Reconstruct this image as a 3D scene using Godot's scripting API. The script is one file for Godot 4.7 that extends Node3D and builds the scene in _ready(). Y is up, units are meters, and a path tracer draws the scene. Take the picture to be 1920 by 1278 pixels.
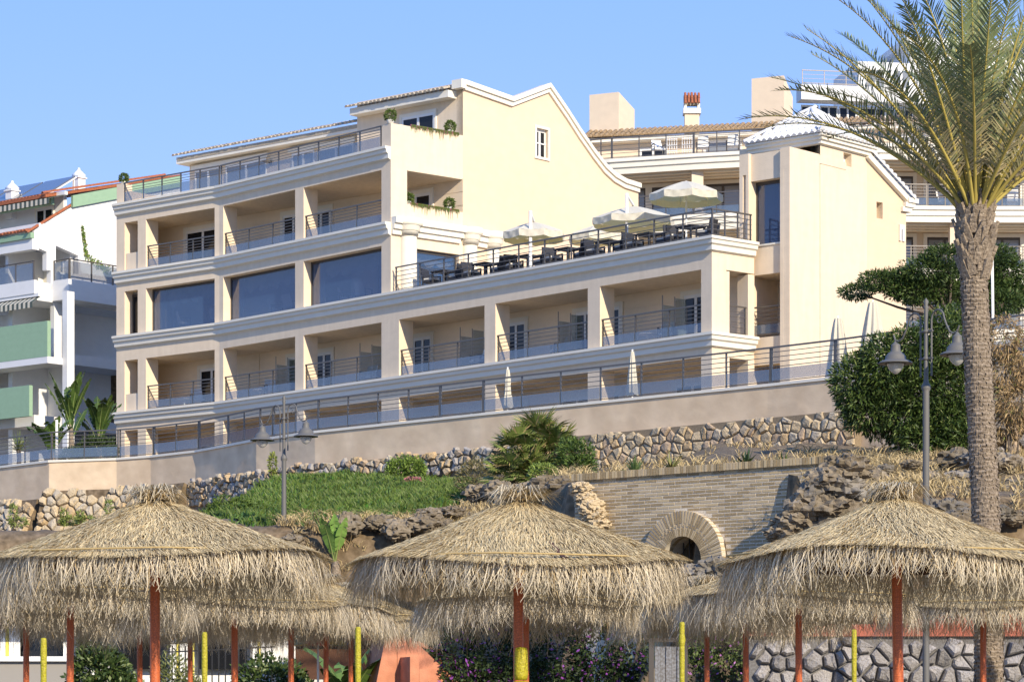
extends Node3D
# Seaside hotel on a terraced hillside above a beach with thatched parasols.
# Eye level is y = 0; the beach lies at y = BEACH. North is -z.

const BEACH := -0.85
const LA := 22.95   # penthouse terrace
const LB := 19.95   # top bedroom floor
const LC := 17.13   # restaurant floor and open terrace
const LD := 13.77   # lower bedroom floor
const LE := 10.45   # garden terrace
const SUN := Vector3(0.4374, 0.4462, 0.7807)

var M := {}
var used := {}
var rng := RandomNumberGenerator.new()
var unit_box: BoxMesh
var KP := Vector3(7.009, 0, -102.8)
var FF: Transform3D    # main facade: x right, y up, z out
var GG: Transform3D    # left end of the facade
var SS: Transform3D    # side wall of the upper block
var GF: Transform3D    # penthouse front
var GW: Transform3D    # gable wall
var TT: Transform3D    # side of the terrace wing
var QQ: Transform3D    # tower front
var QR: Transform3D    # tower side
var BW: Transform3D    # brick wall

# ---------------------------------------------------------------- mesh builder
class MB:
	var v := PackedVector3Array()
	var n := PackedVector3Array()
	var c := PackedColorArray()
	var ix := PackedInt32Array()
	var col := Color(1, 1, 1)
	var colored := false

	func tri(a: Vector3, b: Vector3, d: Vector3) -> void:   # counter-clockwise from outside
		var nn := (b - a).cross(d - a).normalized()
		var k := v.size()
		v.append(a); v.append(b); v.append(d)
		n.append(nn); n.append(nn); n.append(nn)
		if colored:
			c.append(col); c.append(col); c.append(col)
		ix.append(k); ix.append(k + 2); ix.append(k + 1)

	func quad(a: Vector3, b: Vector3, d: Vector3, e: Vector3) -> void:
		var nn := (d - a).cross(e - b).normalized()
		var k := v.size()
		v.append(a); v.append(b); v.append(d); v.append(e)
		for i in 4:
			n.append(nn)
			if colored:
				c.append(col)
		ix.append(k); ix.append(k + 2); ix.append(k + 1)
		ix.append(k); ix.append(k + 3); ix.append(k + 2)

	func box(t: Transform3D, s: Vector3) -> void:
		var h := s / 2.0
		var p := []
		for i in 8:
			p.append(t * Vector3(h.x if i & 1 else -h.x, h.y if i & 2 else -h.y, h.z if i & 4 else -h.z))
		quad(p[4], p[5], p[7], p[6]); quad(p[1], p[0], p[2], p[3])
		quad(p[5], p[1], p[3], p[7]); quad(p[0], p[4], p[6], p[2])
		quad(p[6], p[7], p[3], p[2]); quad(p[0], p[1], p[5], p[4])

	func span(x0: float, x1: float, y0: float, y1: float, z0: float, z1: float) -> void:
		box(Transform3D(Basis(), Vector3((x0 + x1) / 2, (y0 + y1) / 2, (z0 + z1) / 2)), Vector3(absf(x1 - x0), absf(y1 - y0), absf(z1 - z0)))

	# polygon in the xy plane of t (counter-clockwise seen from +z), from z0 to z1
	func extrude(t: Transform3D, pts: PackedVector2Array, z0: float, z1: float) -> void:
		if Geometry2D.is_polygon_clockwise(pts):
			pts = pts.duplicate(); pts.reverse()
		var tr := Geometry2D.triangulate_polygon(pts)
		for k in range(0, tr.size(), 3):
			var a := pts[tr[k]]
			var b := pts[tr[k + 1]]
			var d := pts[tr[k + 2]]
			if (b - a).cross(d - a) < 0:
				var q := b
				b = d; d = q
			tri(t * Vector3(a.x, a.y, z1), t * Vector3(b.x, b.y, z1), t * Vector3(d.x, d.y, z1))
			tri(t * Vector3(a.x, a.y, z0), t * Vector3(d.x, d.y, z0), t * Vector3(b.x, b.y, z0))
		for k in pts.size():
			var a := pts[k]
			var b := pts[(k + 1) % pts.size()]
			quad(t * Vector3(a.x, a.y, z1), t * Vector3(a.x, a.y, z0), t * Vector3(b.x, b.y, z0), t * Vector3(b.x, b.y, z1))

	# footprint of ground points (x, z), from y0 to y1
	func prism(foot: Array, y0: float, y1: float) -> void:
		var pts := PackedVector2Array()
		for p in foot:
			pts.append(Vector2(p.x, -p.z))
		extrude(Transform3D(Basis(Vector3(1, 0, 0), Vector3(0, 0, -1), Vector3(0, 1, 0)), Vector3.ZERO), pts, y0, y1)

	# rows of points, smooth; wrap closes each row
	func grid(rows: Array, wrap := false, flip := false) -> void:
		var h := rows.size()
		var w: int = rows[0].size()
		var k := v.size()
		for j in h:
			for i in w:
				var i0 := (i - 1 + w) % w if wrap else maxi(i - 1, 0)
				var i1 := (i + 1) % w if wrap else mini(i + 1, w - 1)
				var du: Vector3 = rows[j][i1] - rows[j][i0]
				var dv: Vector3 = rows[mini(j + 1, h - 1)][i] - rows[maxi(j - 1, 0)][i]
				var nn := du.cross(dv)
				if nn.length_squared() < 1e-14:
					var jj := j + 1 if j == 0 else j - 1
					du = rows[jj][i1] - rows[jj][i0]
					nn = du.cross(dv)
				nn = nn.normalized()
				v.append(rows[j][i])
				n.append(-nn if flip else nn)
				if colored:
					c.append(col)
		for j in h - 1:
			for i in (w if wrap else w - 1):
				var a := k + j * w + i
				var b := k + j * w + (i + 1) % w
				var d := a + w
				var e := b + w
				for q in ([a, b, e, a, e, d] if flip else [a, e, b, a, d, e]):
					ix.append(q)

	func lathe(t: Transform3D, prof: Array, seg := 12) -> void:   # prof: Vector2(radius, height), upwards
		var rows := []
		for p in prof:
			var r := []
			for i in seg:
				var a := -TAU * i / seg
				r.append(t * Vector3(cos(a) * p.x, p.y, sin(a) * p.x))
			rows.append(r)
		grid(rows, true)

	func tube(pts: Array, radii: Array, seg := 6) -> void:
		var rows := []
		var side := Vector3.ZERO
		for j in pts.size():
			var d: Vector3 = (pts[mini(j + 1, pts.size() - 1)] - pts[maxi(j - 1, 0)]).normalized()
			if side == Vector3.ZERO:
				side = d.cross(Vector3.UP if absf(d.y) < 0.9 else Vector3.RIGHT).normalized()
			side = (side - d * side.dot(d)).normalized()
			var up := d.cross(side)
			var r := []
			for i in seg:
				var a := TAU * i / seg
				r.append(pts[j] + (side * cos(a) + up * sin(a)) * radii[mini(j, radii.size() - 1)])
			rows.append(r)
		grid(rows, true)
		var e0: Array = rows[0]
		var e1: Array = rows[-1]
		for i in range(1, seg - 1):
			tri(e0[0], e0[i + 1], e0[i])
			tri(e1[0], e1[i], e1[i + 1])

	# flat strip along points; side vectors give its width
	func ribbon(pts: Array, sides: Array) -> void:
		var k := v.size()
		for j in pts.size():
			var d: Vector3 = pts[mini(j + 1, pts.size() - 1)] - pts[maxi(j - 1, 0)]
			var nn: Vector3 = sides[j].cross(d)
			if nn.length_squared() < 1e-12:
				nn = (sides[0] as Vector3).cross(d)
			nn = nn.normalized()
			v.append(pts[j] - sides[j]); v.append(pts[j] + sides[j])
			n.append(nn); n.append(nn)
			if colored:
				c.append(col); c.append(col)
		for j in pts.size() - 1:
			var a := k + j * 2
			ix.append(a); ix.append(a + 2); ix.append(a + 1)
			ix.append(a + 1); ix.append(a + 2); ix.append(a + 3)

	func mesh() -> ArrayMesh:
		var m := ArrayMesh.new()
		var arr := []
		arr.resize(Mesh.ARRAY_MAX)
		arr[Mesh.ARRAY_VERTEX] = v
		arr[Mesh.ARRAY_NORMAL] = n
		if colored:
			arr[Mesh.ARRAY_COLOR] = c
		arr[Mesh.ARRAY_INDEX] = ix
		m.add_surface_from_arrays(Mesh.PRIMITIVE_TRIANGLES, arr)
		return m

func mb(colored := false) -> MB:
	var m := MB.new()
	m.colored = colored
	return m

# ---------------------------------------------------------------- scene helpers
func numbered(called: String) -> String:
	if not used.has(called):
		used[called] = 0
		return called
	used[called] += 1
	return "%s_%03d" % [called, used[called]]

func tag(o: Node, label := "", category := "", group := "", kind := "") -> Node:
	if label: o.set_meta("label", label)
	if category: o.set_meta("category", category)
	if group: o.set_meta("group", group)
	if kind: o.set_meta("kind", kind)
	return o

func thing(called: String, label: String, category: String, at := Transform3D(), group := "") -> Node3D:
	var o := Node3D.new()
	o.name = numbered(called)
	add_child(o)
	o.transform = at
	tag(o, label, category, group)
	return o

func at(p: Vector3, turn := 0.0) -> Transform3D:
	return Transform3D(Basis(Vector3.UP, turn), p)

# one mesh part; where = transform in world space (root-relative) when world is true
func part(parent: Node, called: String, mesh: Mesh, m: Material, where := Transform3D()) -> MeshInstance3D:
	var o := MeshInstance3D.new()
	o.name = called if parent != self else numbered(called)
	o.mesh = mesh
	o.material_override = m
	parent.add_child(o, true)
	o.transform = where
	return o

func group_node(parent: Node, called: String, where := Transform3D()) -> Node3D:
	var o := Node3D.new()
	o.name = called
	parent.add_child(o, true)
	o.transform = where
	return o

func bar(parent: Node, called: String, m: Material, centre: Vector3, size: Vector3, turn := Basis()) -> MeshInstance3D:
	return part(parent, called, unit_box, m, Transform3D(turn * Basis.from_scale(size), centre))

func beam(parent: Node, called: String, m: Material, a: Vector3, b: Vector3, w: float, h: float) -> MeshInstance3D:
	var d := (b - a)
	var x := d.normalized()
	var z := x.cross(Vector3.UP).normalized() if absf(x.y) < 0.98 else Vector3(0, 0, 1)
	var y := z.cross(x)
	return part(parent, called, unit_box, m, Transform3D(Basis(x * d.length(), y * h, z * w), (a + b) / 2))

func copy(o: Node3D, called: String, where: Transform3D, label := "") -> Node3D:
	var c: Node3D = o.duplicate()
	c.name = numbered(called)
	add_child(c)
	c.transform = where
	if label: c.set_meta("label", label)
	return c

func structure(called: String, mesh: Mesh, m: Material) -> MeshInstance3D:
	var o := part(self, called, mesh, m)
	o.set_meta("kind", "structure")
	return o

func frame(origin: Vector3, xdir: Vector3) -> Transform3D:
	return Transform3D(Basis(xdir, Vector3.UP, xdir.cross(Vector3.UP)), origin)

func rnd(a: float, b: float) -> float:
	return rng.randf_range(a, b)

func jit(s: float) -> Vector3:
	return Vector3(rnd(-s, s), rnd(-s, s), rnd(-s, s))

func lin(r: float, g: float, b: float) -> Color:
	return Color(r, g, b).linear_to_srgb()

# ---------------------------------------------------------------- materials
func noise_tex(freq: float, lo: Color, hi: Color, sd: int, kind := FastNoiseLite.TYPE_SIMPLEX_SMOOTH, oct := 4, size := 512) -> NoiseTexture2D:
	var t := NoiseTexture2D.new()
	var f := FastNoiseLite.new()
	f.noise_type = kind
	f.frequency = freq
	f.seed = sd
	f.fractal_octaves = oct
	t.noise = f
	t.width = size
	t.height = size
	t.seamless = true
	var g := Gradient.new()
	g.set_color(0, lo)
	g.set_color(1, hi)
	t.color_ramp = g
	return t

func flat(key: String, c: Color, rough := 0.7, metal := 0.0) -> StandardMaterial3D:
	var m := StandardMaterial3D.new()
	m.resource_name = key
	m.albedo_color = c
	m.roughness = rough
	m.metallic = metal
	M[key] = m
	return m

# a colour broken by two layers of noise, with fine relief
func rough_mat(key: String, c: Color, rough: float, tex: Texture2D, scale: float, bump: Texture2D = null, depth := 0.0, world := true, coarse: Texture2D = null) -> StandardMaterial3D:
	var m := flat(key, c, rough)
	m.albedo_texture = tex
	m.uv1_triplanar = true
	m.uv1_world_triplanar = world
	m.uv1_scale = Vector3.ONE * scale
	if bump:
		m.heightmap_enabled = true
		m.heightmap_texture = bump
		m.heightmap_scale = depth
	if coarse:
		m.detail_enabled = true
		m.detail_albedo = coarse
		m.detail_blend_mode = BaseMaterial3D.BLEND_MODE_MUL
		m.detail_uv_layer = BaseMaterial3D.DETAIL_UV_2
		m.uv2_triplanar = true
		m.uv2_world_triplanar = world
		m.uv2_scale = Vector3.ONE * scale * 0.13
	return m

func leafy(key: String, backlight := 0.25, rough := 0.55) -> StandardMaterial3D:
	var m := flat(key, Color(1, 1, 1), rough)
	m.vertex_color_use_as_albedo = true
	m.backlight_enabled = backlight > 0.0
	m.backlight = Color(backlight, backlight, backlight)
	m.metallic_specular = 0.35
	return m

func make_materials() -> void:
	var mottle := noise_tex(0.012, Color(0.95, 0.95, 0.95), Color(1, 1, 1), 3)
	var blotch := noise_tex(0.006, Color(0.94, 0.935, 0.93), Color(1, 1, 1), 11, FastNoiseLite.TYPE_PERLIN, 5)
	var grain := noise_tex(0.08, Color(0.0, 0.0, 0.0), Color(1, 1, 1), 5, FastNoiseLite.TYPE_SIMPLEX_SMOOTH, 5)
	var lumps := noise_tex(0.02, Color(0, 0, 0), Color(1, 1, 1), 7, FastNoiseLite.TYPE_PERLIN, 5)
	var cells := noise_tex(0.03, Color(0.72, 0.7, 0.68), Color(1, 1, 1), 9, FastNoiseLite.TYPE_CELLULAR, 4)
	var streak := noise_tex(0.014, Color(0.945, 0.94, 0.93), Color(1, 1, 1), 17, FastNoiseLite.TYPE_SIMPLEX_SMOOTH, 5)
	rough_mat("stucco", lin(0.80, 0.66, 0.485), 0.9, mottle, 0.35, grain, 0.4, true, streak).uv2_scale = Vector3(0.5, 0.045, 0.5)
	rough_mat("trim", lin(0.84, 0.79, 0.67), 0.8, mottle, 0.35, grain, 0.2, true, blotch)
	rough_mat("gable_paint", lin(0.77, 0.605, 0.425), 0.9, mottle, 0.3, grain, 0.4, true, blotch)
	rough_mat("back_stucco", lin(0.80, 0.66, 0.485), 0.9, mottle, 0.3, null, 0.0, true, blotch)
	rough_mat("back_trim", lin(0.84, 0.79, 0.67), 0.85, mottle, 0.3)
	var wall_stain := noise_tex(0.008, Color(0.84, 0.82, 0.80), Color(1, 1, 1), 31, FastNoiseLite.TYPE_SIMPLEX_SMOOTH, 6)
	rough_mat("terrace_wall", lin(0.86, 0.68, 0.46), 0.92, wall_stain, 0.22, lumps, 1.2, true, blotch)
	rough_mat("white_paint", lin(0.80, 0.80, 0.79), 0.85, mottle, 0.3, grain, 0.3, true, blotch)
	rough_mat("green_paint", lin(0.27, 0.41, 0.27), 0.8, mottle, 0.5)
	rough_mat("terracotta_paint", lin(0.60, 0.25, 0.14), 0.85, wall_stain, 0.8, grain, 0.4)
	rough_mat("coping_red", lin(0.42, 0.12, 0.07), 0.8, mottle, 0.8)
	rough_mat("slab_paint", lin(0.62, 0.52, 0.38), 0.9, mottle, 0.3)
	rough_mat("panel_wall", lin(0.80, 0.66, 0.485), 0.9, mottle, 0.35)
	flat("steel", lin(0.15, 0.135, 0.12), 0.42, 0.55)
	flat("lamp_steel", lin(0.115, 0.11, 0.10), 0.6, 0.0)
	flat("dark_frame", lin(0.06, 0.05, 0.042), 0.5)
	flat("white_frame", lin(0.72, 0.71, 0.68), 0.5)
	flat("room_dark", lin(0.62, 0.52, 0.38), 0.6)
	flat("room_wall", lin(0.50, 0.46, 0.40), 0.9)
	flat("curtain", lin(0.42, 0.40, 0.35), 0.95)
	flat("blind", lin(0.70, 0.66, 0.56), 0.8)
	flat("linen", lin(0.72, 0.70, 0.64), 0.9)
	flat("chrome", lin(0.5, 0.5, 0.5), 0.3, 0.8)
	var g := flat("pane", Color(lin(0.045, 0.095, 0.20), 0.5), 0.03)
	g.transparency = BaseMaterial3D.TRANSPARENCY_ALPHA
	g.metallic_specular = 0.7
	g = flat("rail_glass", Color(lin(0.12, 0.17, 0.24), 0.45), 0.05)
	g.transparency = BaseMaterial3D.TRANSPARENCY_ALPHA
	g.metallic_specular = 0.6
	g = flat("screen_glass", Color(lin(0.22, 0.30, 0.29), 0.4), 0.08)
	g.transparency = BaseMaterial3D.TRANSPARENCY_ALPHA
	g = flat("lamp_glass", Color(lin(0.72, 0.70, 0.64), 0.5), 0.12)
	g.transparency = BaseMaterial3D.TRANSPARENCY_ALPHA
	var canvas := rough_mat("canvas", lin(0.78, 0.74, 0.62), 0.9, mottle, 1.2)
	canvas.backlight_enabled = true
	canvas.backlight = Color(0.8, 0.74, 0.46)
	var awn := rough_mat("canvas_dark", lin(0.07, 0.09, 0.08), 0.9, mottle, 1.2)
	awn.backlight_enabled = false
	rough_mat("wicker", lin(0.028, 0.03, 0.04), 0.7, cells, 3.0, cells, 0.4)
	flat("cushion", lin(0.62, 0.60, 0.55), 0.95)
	flat("plastic_white", lin(0.78, 0.77, 0.74), 0.45)
	# tiles
	var tile_tex := noise_tex(0.03, Color(0.66, 0.62, 0.58), Color(1, 1, 1), 41, FastNoiseLite.TYPE_SIMPLEX_SMOOTH, 5)
	rough_mat("tile_white", lin(0.72, 0.71, 0.69), 0.75, mottle, 1.0)
	rough_mat("tile_cream", lin(0.62, 0.55, 0.43), 0.85, tile_tex, 0.9)
	rough_mat("tile_ochre", lin(0.50, 0.36, 0.20), 0.9, tile_tex, 0.9)
	rough_mat("tile_red", lin(0.47, 0.155, 0.07), 0.9, tile_tex, 0.9)
	# stone
	var st := [[0.72, 0.55, 0.32], [0.66, 0.54, 0.37], [0.78, 0.65, 0.43], [0.62, 0.48, 0.33], [0.70, 0.63, 0.49]]
	for i in st.size():
		rough_mat("stone_%d" % i, lin(st[i][0], st[i][1], st[i][2]), 0.95, cells if i % 2 else tile_tex, 1.4, lumps, 2.5, true, blotch)
	var gs := [[0.30, 0.295, 0.29], [0.42, 0.41, 0.40], [0.24, 0.235, 0.23], [0.52, 0.51, 0.50]]
	for i in gs.size():
		rough_mat("grey_stone_%d" % i, lin(gs[i][0], gs[i][1], gs[i][2]), 0.95, tile_tex, 2.0, lumps, 2.5, true, blotch)
	rough_mat("mortar", lin(0.33, 0.26, 0.17), 0.98, cells, 1.5)
	rough_mat("grey_mortar", lin(0.22, 0.215, 0.21), 0.98, cells, 1.5)
	var bs := [[0.49, 0.375, 0.205], [0.52, 0.40, 0.225], [0.45, 0.34, 0.185], [0.50, 0.39, 0.235]]
	for i in bs.size():
		rough_mat("brick_%d" % i, lin(bs[i][0], bs[i][1], bs[i][2]), 0.95, mottle if i % 2 else cells, 2.2, lumps, 0.3)
	rough_mat("brick_mortar", lin(0.88, 0.81, 0.66), 0.98, tile_tex, 2.0)
	var earth := noise_tex(0.02, Color(0.5, 0.48, 0.42), Color(1, 1, 1), 51, FastNoiseLite.TYPE_SIMPLEX_SMOOTH, 6)
	rough_mat("earth", lin(0.30, 0.22, 0.135), 1.0, earth, 0.35, lumps, 4.0, true, blotch)
	rough_mat("lawn", lin(0.10, 0.155, 0.035), 1.0, earth, 0.5, lumps, 2.0)
	rough_mat("sand", lin(0.50, 0.42, 0.30), 1.0, earth, 0.3, grain, 1.0)
	rough_mat("sea", lin(0.05, 0.11, 0.15), 0.15, mottle, 0.05, lumps, 6.0)
	rough_mat("asphalt", lin(0.33, 0.28, 0.22), 0.95, earth, 0.3)
	rough_mat("rock", lin(0.56, 0.48, 0.37), 0.97, cells, 0.5, lumps, 8.0, true, earth)
	rough_mat("rock_grey", lin(0.47, 0.435, 0.385), 0.97, cells, 0.5, lumps, 8.0, true, earth)
	# plants
	leafy("leaf", 0.3)
	leafy("leaf_gloss", 0.12, 0.5)
	leafy("straw", 0.15, 0.85)
	leafy("petal", 0.35, 0.7)
	var bark := noise_tex(0.025, Color(0.45, 0.42, 0.4), Color(1, 1, 1), 61, FastNoiseLite.TYPE_CELLULAR, 4)
	rough_mat("palm_bark", lin(0.50, 0.41, 0.30), 0.95, bark, 2.0, lumps, 3.0)
	rough_mat("bark", lin(0.26, 0.215, 0.165), 0.95, bark, 1.5, lumps, 2.0)
	rough_mat("stem_green", lin(0.13, 0.17, 0.06), 0.7, mottle, 2.0)
	# beach
	var worn := noise_tex(0.03, Color(0.6, 0.55, 0.5), Color(1, 1, 1), 71, FastNoiseLite.TYPE_SIMPLEX_SMOOTH, 5)
	rough_mat("pole_orange", lin(0.78, 0.19, 0.05), 0.45, worn, 3.0)
	rough_mat("post_yellow", lin(0.60, 0.56, 0.02), 0.6, worn, 3.0, lumps, 1.0)
	rough_mat("thatch_core", lin(0.46, 0.35, 0.18), 1.0, cells, 3.0)
	rough_mat("frame_wood", lin(0.13, 0.055, 0.025), 0.8, worn, 2.0)
	rough_mat("rope", lin(0.60, 0.45, 0.20), 0.95, cells, 6.0)
	flat("bar_white", lin(0.80, 0.80, 0.78), 0.6)
	flat("bar_yellow", lin(0.70, 0.60, 0.10), 0.6)
	flat("bar_grey", lin(0.28, 0.26, 0.23), 0.8)
	flat("iron", lin(0.02, 0.02, 0.022), 0.5, 0.3)
	rough_mat("door_grey", lin(0.26, 0.275, 0.30), 0.6, worn, 1.0)
	flat("panel_green", lin(0.03, 0.20, 0.11), 0.7)
	flat("panel_navy", lin(0.035, 0.045, 0.12), 0.7)
	flat("panel_yellow", lin(0.65, 0.48, 0.05), 0.7)
	flat("panel_red", lin(0.55, 0.06, 0.05), 0.7)
	g = flat("solar_glass", lin(0.10, 0.11, 0.13), 0.12)
	g.metallic_specular = 0.7
	flat("sign_yellow", lin(0.8, 0.55, 0.02), 0.6)

# ---------------------------------------------------------------- start
func _ready() -> void:
	rng.seed = 20240611
	var cam := Camera3D.new()
	cam.name = "camera"
	cam.projection = Camera3D.PROJECTION_FRUSTUM
	cam.near = 0.5
	cam.far = 2000.0
	cam.size = 0.5 * 1278.0 / 5500.0
	cam.frustum_offset = Vector2(0, 0.5 * 721.0 / 5500.0)
	add_child(cam)
	cam.current = true

	var sky_mat := ProceduralSkyMaterial.new()
	sky_mat.sky_top_color = Color(0.37, 0.56, 0.86)
	sky_mat.sky_horizon_color = Color(0.79, 0.86, 0.965)
	sky_mat.sky_curve = 0.10
	sky_mat.ground_bottom_color = Color(0.42, 0.44, 0.42)
	sky_mat.ground_horizon_color = Color(0.62, 0.72, 0.80)
	sky_mat.ground_curve = 0.05
	var sky := Sky.new()
	sky.sky_material = sky_mat
	var env := Environment.new()
	env.background_mode = Environment.BG_SKY
	env.sky = sky
	env.tonemap_mode = Environment.TONE_MAPPER_LINEAR
	env.tonemap_exposure = 1.58
	env.background_energy_multiplier = 1.0
	env.sdfgi_enabled = true
	env.ssao_enabled = true
	env.ssil_enabled = true
	var we := WorldEnvironment.new()
	we.name = "environment"
	we.environment = env
	add_child(we)

	var sun := DirectionalLight3D.new()
	sun.name = "sun"
	sun.light_energy = 1.28
	sun.light_color = Color(1.0, 0.945, 0.85)
	sun.light_angular_distance = 0.53
	sun.shadow_enabled = true
	sun.sky_mode = DirectionalLight3D.SKY_MODE_LIGHT_ONLY
	add_child(sun)
	sun.look_at_from_position(SUN * 300.0, Vector3.ZERO, Vector3.UP)

	unit_box = BoxMesh.new()
	make_materials()
	FF = frame(Vector3(7.009, 0, -102.8), -Vector3(-0.65955, 0, -0.75166))
	GG = frame(Vector3(-12.478, 0, -125.009), -Vector3(-0.75537, 0, -0.65529))
	SS = frame(Vector3(-4.809, 0, -116.269), Vector3(0.75166, 0, -0.65955))
	GF = frame(Vector3(-1.986, 0, -118.746), -Vector3(-0.75537, 0, -0.65529))
	GW = frame(Vector3(-1.986, 0, -118.746), Vector3(0.65529, 0, -0.75537))
	TT = frame(Vector3(7.009, 0, -102.8), Vector3(0.75166, 0, -0.65955))
	QQ = frame(Vector3(8.618, 0, -104.211), -Vector3(-0.75537, 0, -0.65529))
	QR = frame(Vector3(9.776, 0, -103.206), Vector3(0.65529, 0, -0.75537))
	BW = frame(Vector3(4.678, 0, -62), -Vector3(-0.75537, 0, -0.65529))

	build_ground()
	build_hotel()
	build_tower()
	build_back_building()
	build_left_house()
	build_far_block()
	build_retaining()
	build_walls()
	build_terrace_things()
	build_plants()
	build_lamps()
	build_beach()

# ---------------------------------------------------------------- hotel
func fpart(root: Node3D, called: String, b: MB, m: Material, fr: Transform3D, parent: Node = null) -> MeshInstance3D:
	return part(parent if parent else root, called, b.mesh(), m, root.transform.affine_inverse() * fr)

func fspan(root: Node3D, called: String, m: Material, fr: Transform3D, x0: float, x1: float, y0: float, y1: float, z0: float, z1: float, parent: Node = null) -> MeshInstance3D:
	var rel := root.transform.affine_inverse() * fr
	var o := part(parent if parent else root, called, unit_box, m, rel * Transform3D(Basis.from_scale(Vector3(absf(x1 - x0), absf(y1 - y0), absf(z1 - z0))), Vector3((x0 + x1) / 2, (y0 + y1) / 2, (z0 + z1) / 2)))
	return o

func railing(root: Node3D, fr: Transform3D, x0: float, x1: float, y: float, z: float, posts: int, h := 1.05, glass := 0.42, rails := 4, called := "balcony_railing") -> Node3D:
	var r := group_node(root, called)
	var rel := root.transform.affine_inverse() * fr
	var xa := minf(x0, x1)
	var xb := maxf(x0, x1)
	var mid := (xa + xb) / 2
	var tn := rel.basis
	bar(r, "handrail", M.steel, rel * Vector3(mid, y + h, z), Vector3(xb - xa, 0.05, 0.06), tn)
	var lo := glass + 0.06 if glass > 0 else 0.12
	for k in rails:
		var t := float(k) / rails
		bar(r, "rail", M.steel, rel * Vector3(mid, y + lerpf(lo, h, t), z), Vector3(xb - xa, 0.022, 0.022), tn)
	bar(r, "rail", M.steel, rel * Vector3(mid, y + 0.07, z), Vector3(xb - xa, 0.03, 0.03), tn)
	for k in posts:
		var x := lerpf(xa + 0.03, xb - 0.03, float(k) / maxi(posts - 1, 1))
		bar(r, "post", M.steel, rel * Vector3(x, y + h / 2, z - 0.02), Vector3(0.045, h - 0.03, 0.05), tn)
		if glass > 0 and k < posts - 1:
			var xn := lerpf(xa + 0.03, xb - 0.03, float(k + 1) / maxi(posts - 1, 1))
			bar(r, "glass_pane", M.rail_glass, rel * Vector3((x + xn) / 2, y + 0.1 + (glass - 0.1) / 2, z + 0.012), Vector3(xn - x - 0.06, glass - 0.1, 0.012), tn)
	return r

# a glazed door or window standing in front of a solid wall face at z
func glazed(root: Node3D, called: String, fr: Transform3D, x0: float, x1: float, y0: float, y1: float, z: float, leaves := 2, surround := 0.17, frame_mat: Material = null, pane_mat: Material = null) -> Node3D:
	var r := group_node(root, called)
	var fm: Material = frame_mat if frame_mat else M.white_frame
	var s := surround
	if s > 0:
		fspan(root, "surround", M.trim, fr, x0 - s, x0, y0, y1 + s, z, z + 0.07, r)
		fspan(root, "surround", M.trim, fr, x1, x1 + s, y0, y1 + s, z, z + 0.07, r)
		fspan(root, "surround", M.trim, fr, x0, x1, y1, y1 + s, z, z + 0.066, r)
	fspan(root, "frame", fm, fr, x0, x1, y1 - 0.12, y1, z, z + 0.05, r)
	fspan(root, "frame", fm, fr, x0, x0 + 0.07, y0, y1 - 0.12, z, z + 0.05, r)
	fspan(root, "frame", fm, fr, x1 - 0.07, x1, y0, y1 - 0.12, z, z + 0.05, r)
	for k in range(1, leaves):
		var x := lerpf(x0, x1, float(k) / leaves)
		fspan(root, "mullion", fm, fr, x - 0.06, x + 0.06, y0, y1 - 0.12, z, z + 0.045, r)
	for k in leaves:
		var xa := lerpf(x0, x1, float(k) / leaves) + 0.065
		var xb := lerpf(x0, x1, float(k + 1) / leaves) - 0.065
		fspan(root, "pane", pane_mat if pane_mat else M.dark_pane, fr, xa, xb, y0 + 0.04, y1 - 0.12, z, z + 0.02, r)
	return r

# moulding swept along ground points (left side of the walk is outside), from top y downwards
func sweep(path: Array, prof: Array, y: float) -> MB:
	var b := mb()
	var rows := []
	for i in path.size():
		var p: Vector3 = path[i]
		var d0: Vector3 = (p - path[i - 1]).normalized() if i > 0 else (path[1] - p).normalized()
		var d1: Vector3 = (path[i + 1] - p).normalized() if i < path.size() - 1 else d0
		var n0 := d0.cross(Vector3.UP)
		var n1 := d1.cross(Vector3.UP)
		var mt := (n0 + n1).normalized()
		mt /= maxf(mt.dot(n0), 0.3)
		var r := []
		for q in prof:
			r.append(Vector3(p.x, y + q.y, p.z) + mt * q.x)
		rows.append(r)
	for i in path.size() - 1:
		for k in prof.size() - 1:
			b.quad(rows[i][k + 1], rows[i + 1][k + 1], rows[i + 1][k], rows[i][k])
	for e in [0, path.size() - 1]:
		var pts := PackedVector2Array()
		for q in prof:
			pts.append(q)
		var tr := Geometry2D.triangulate_polygon(pts)
		for k in range(0, tr.size(), 3):
			var p0: Vector3 = rows[e][tr[k]]
			var p1: Vector3 = rows[e][tr[k + 1]]
			var p2: Vector3 = rows[e][tr[k + 2]]
			var out: Vector3 = (path[0] - path[1]) if e == 0 else (path[-1] - path[-2])
			if (p1 - p0).cross(p2 - p0).dot(out) > 0:
				b.tri(p0, p1, p2)
			else:
				b.tri(p0, p2, p1)
	return b

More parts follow.
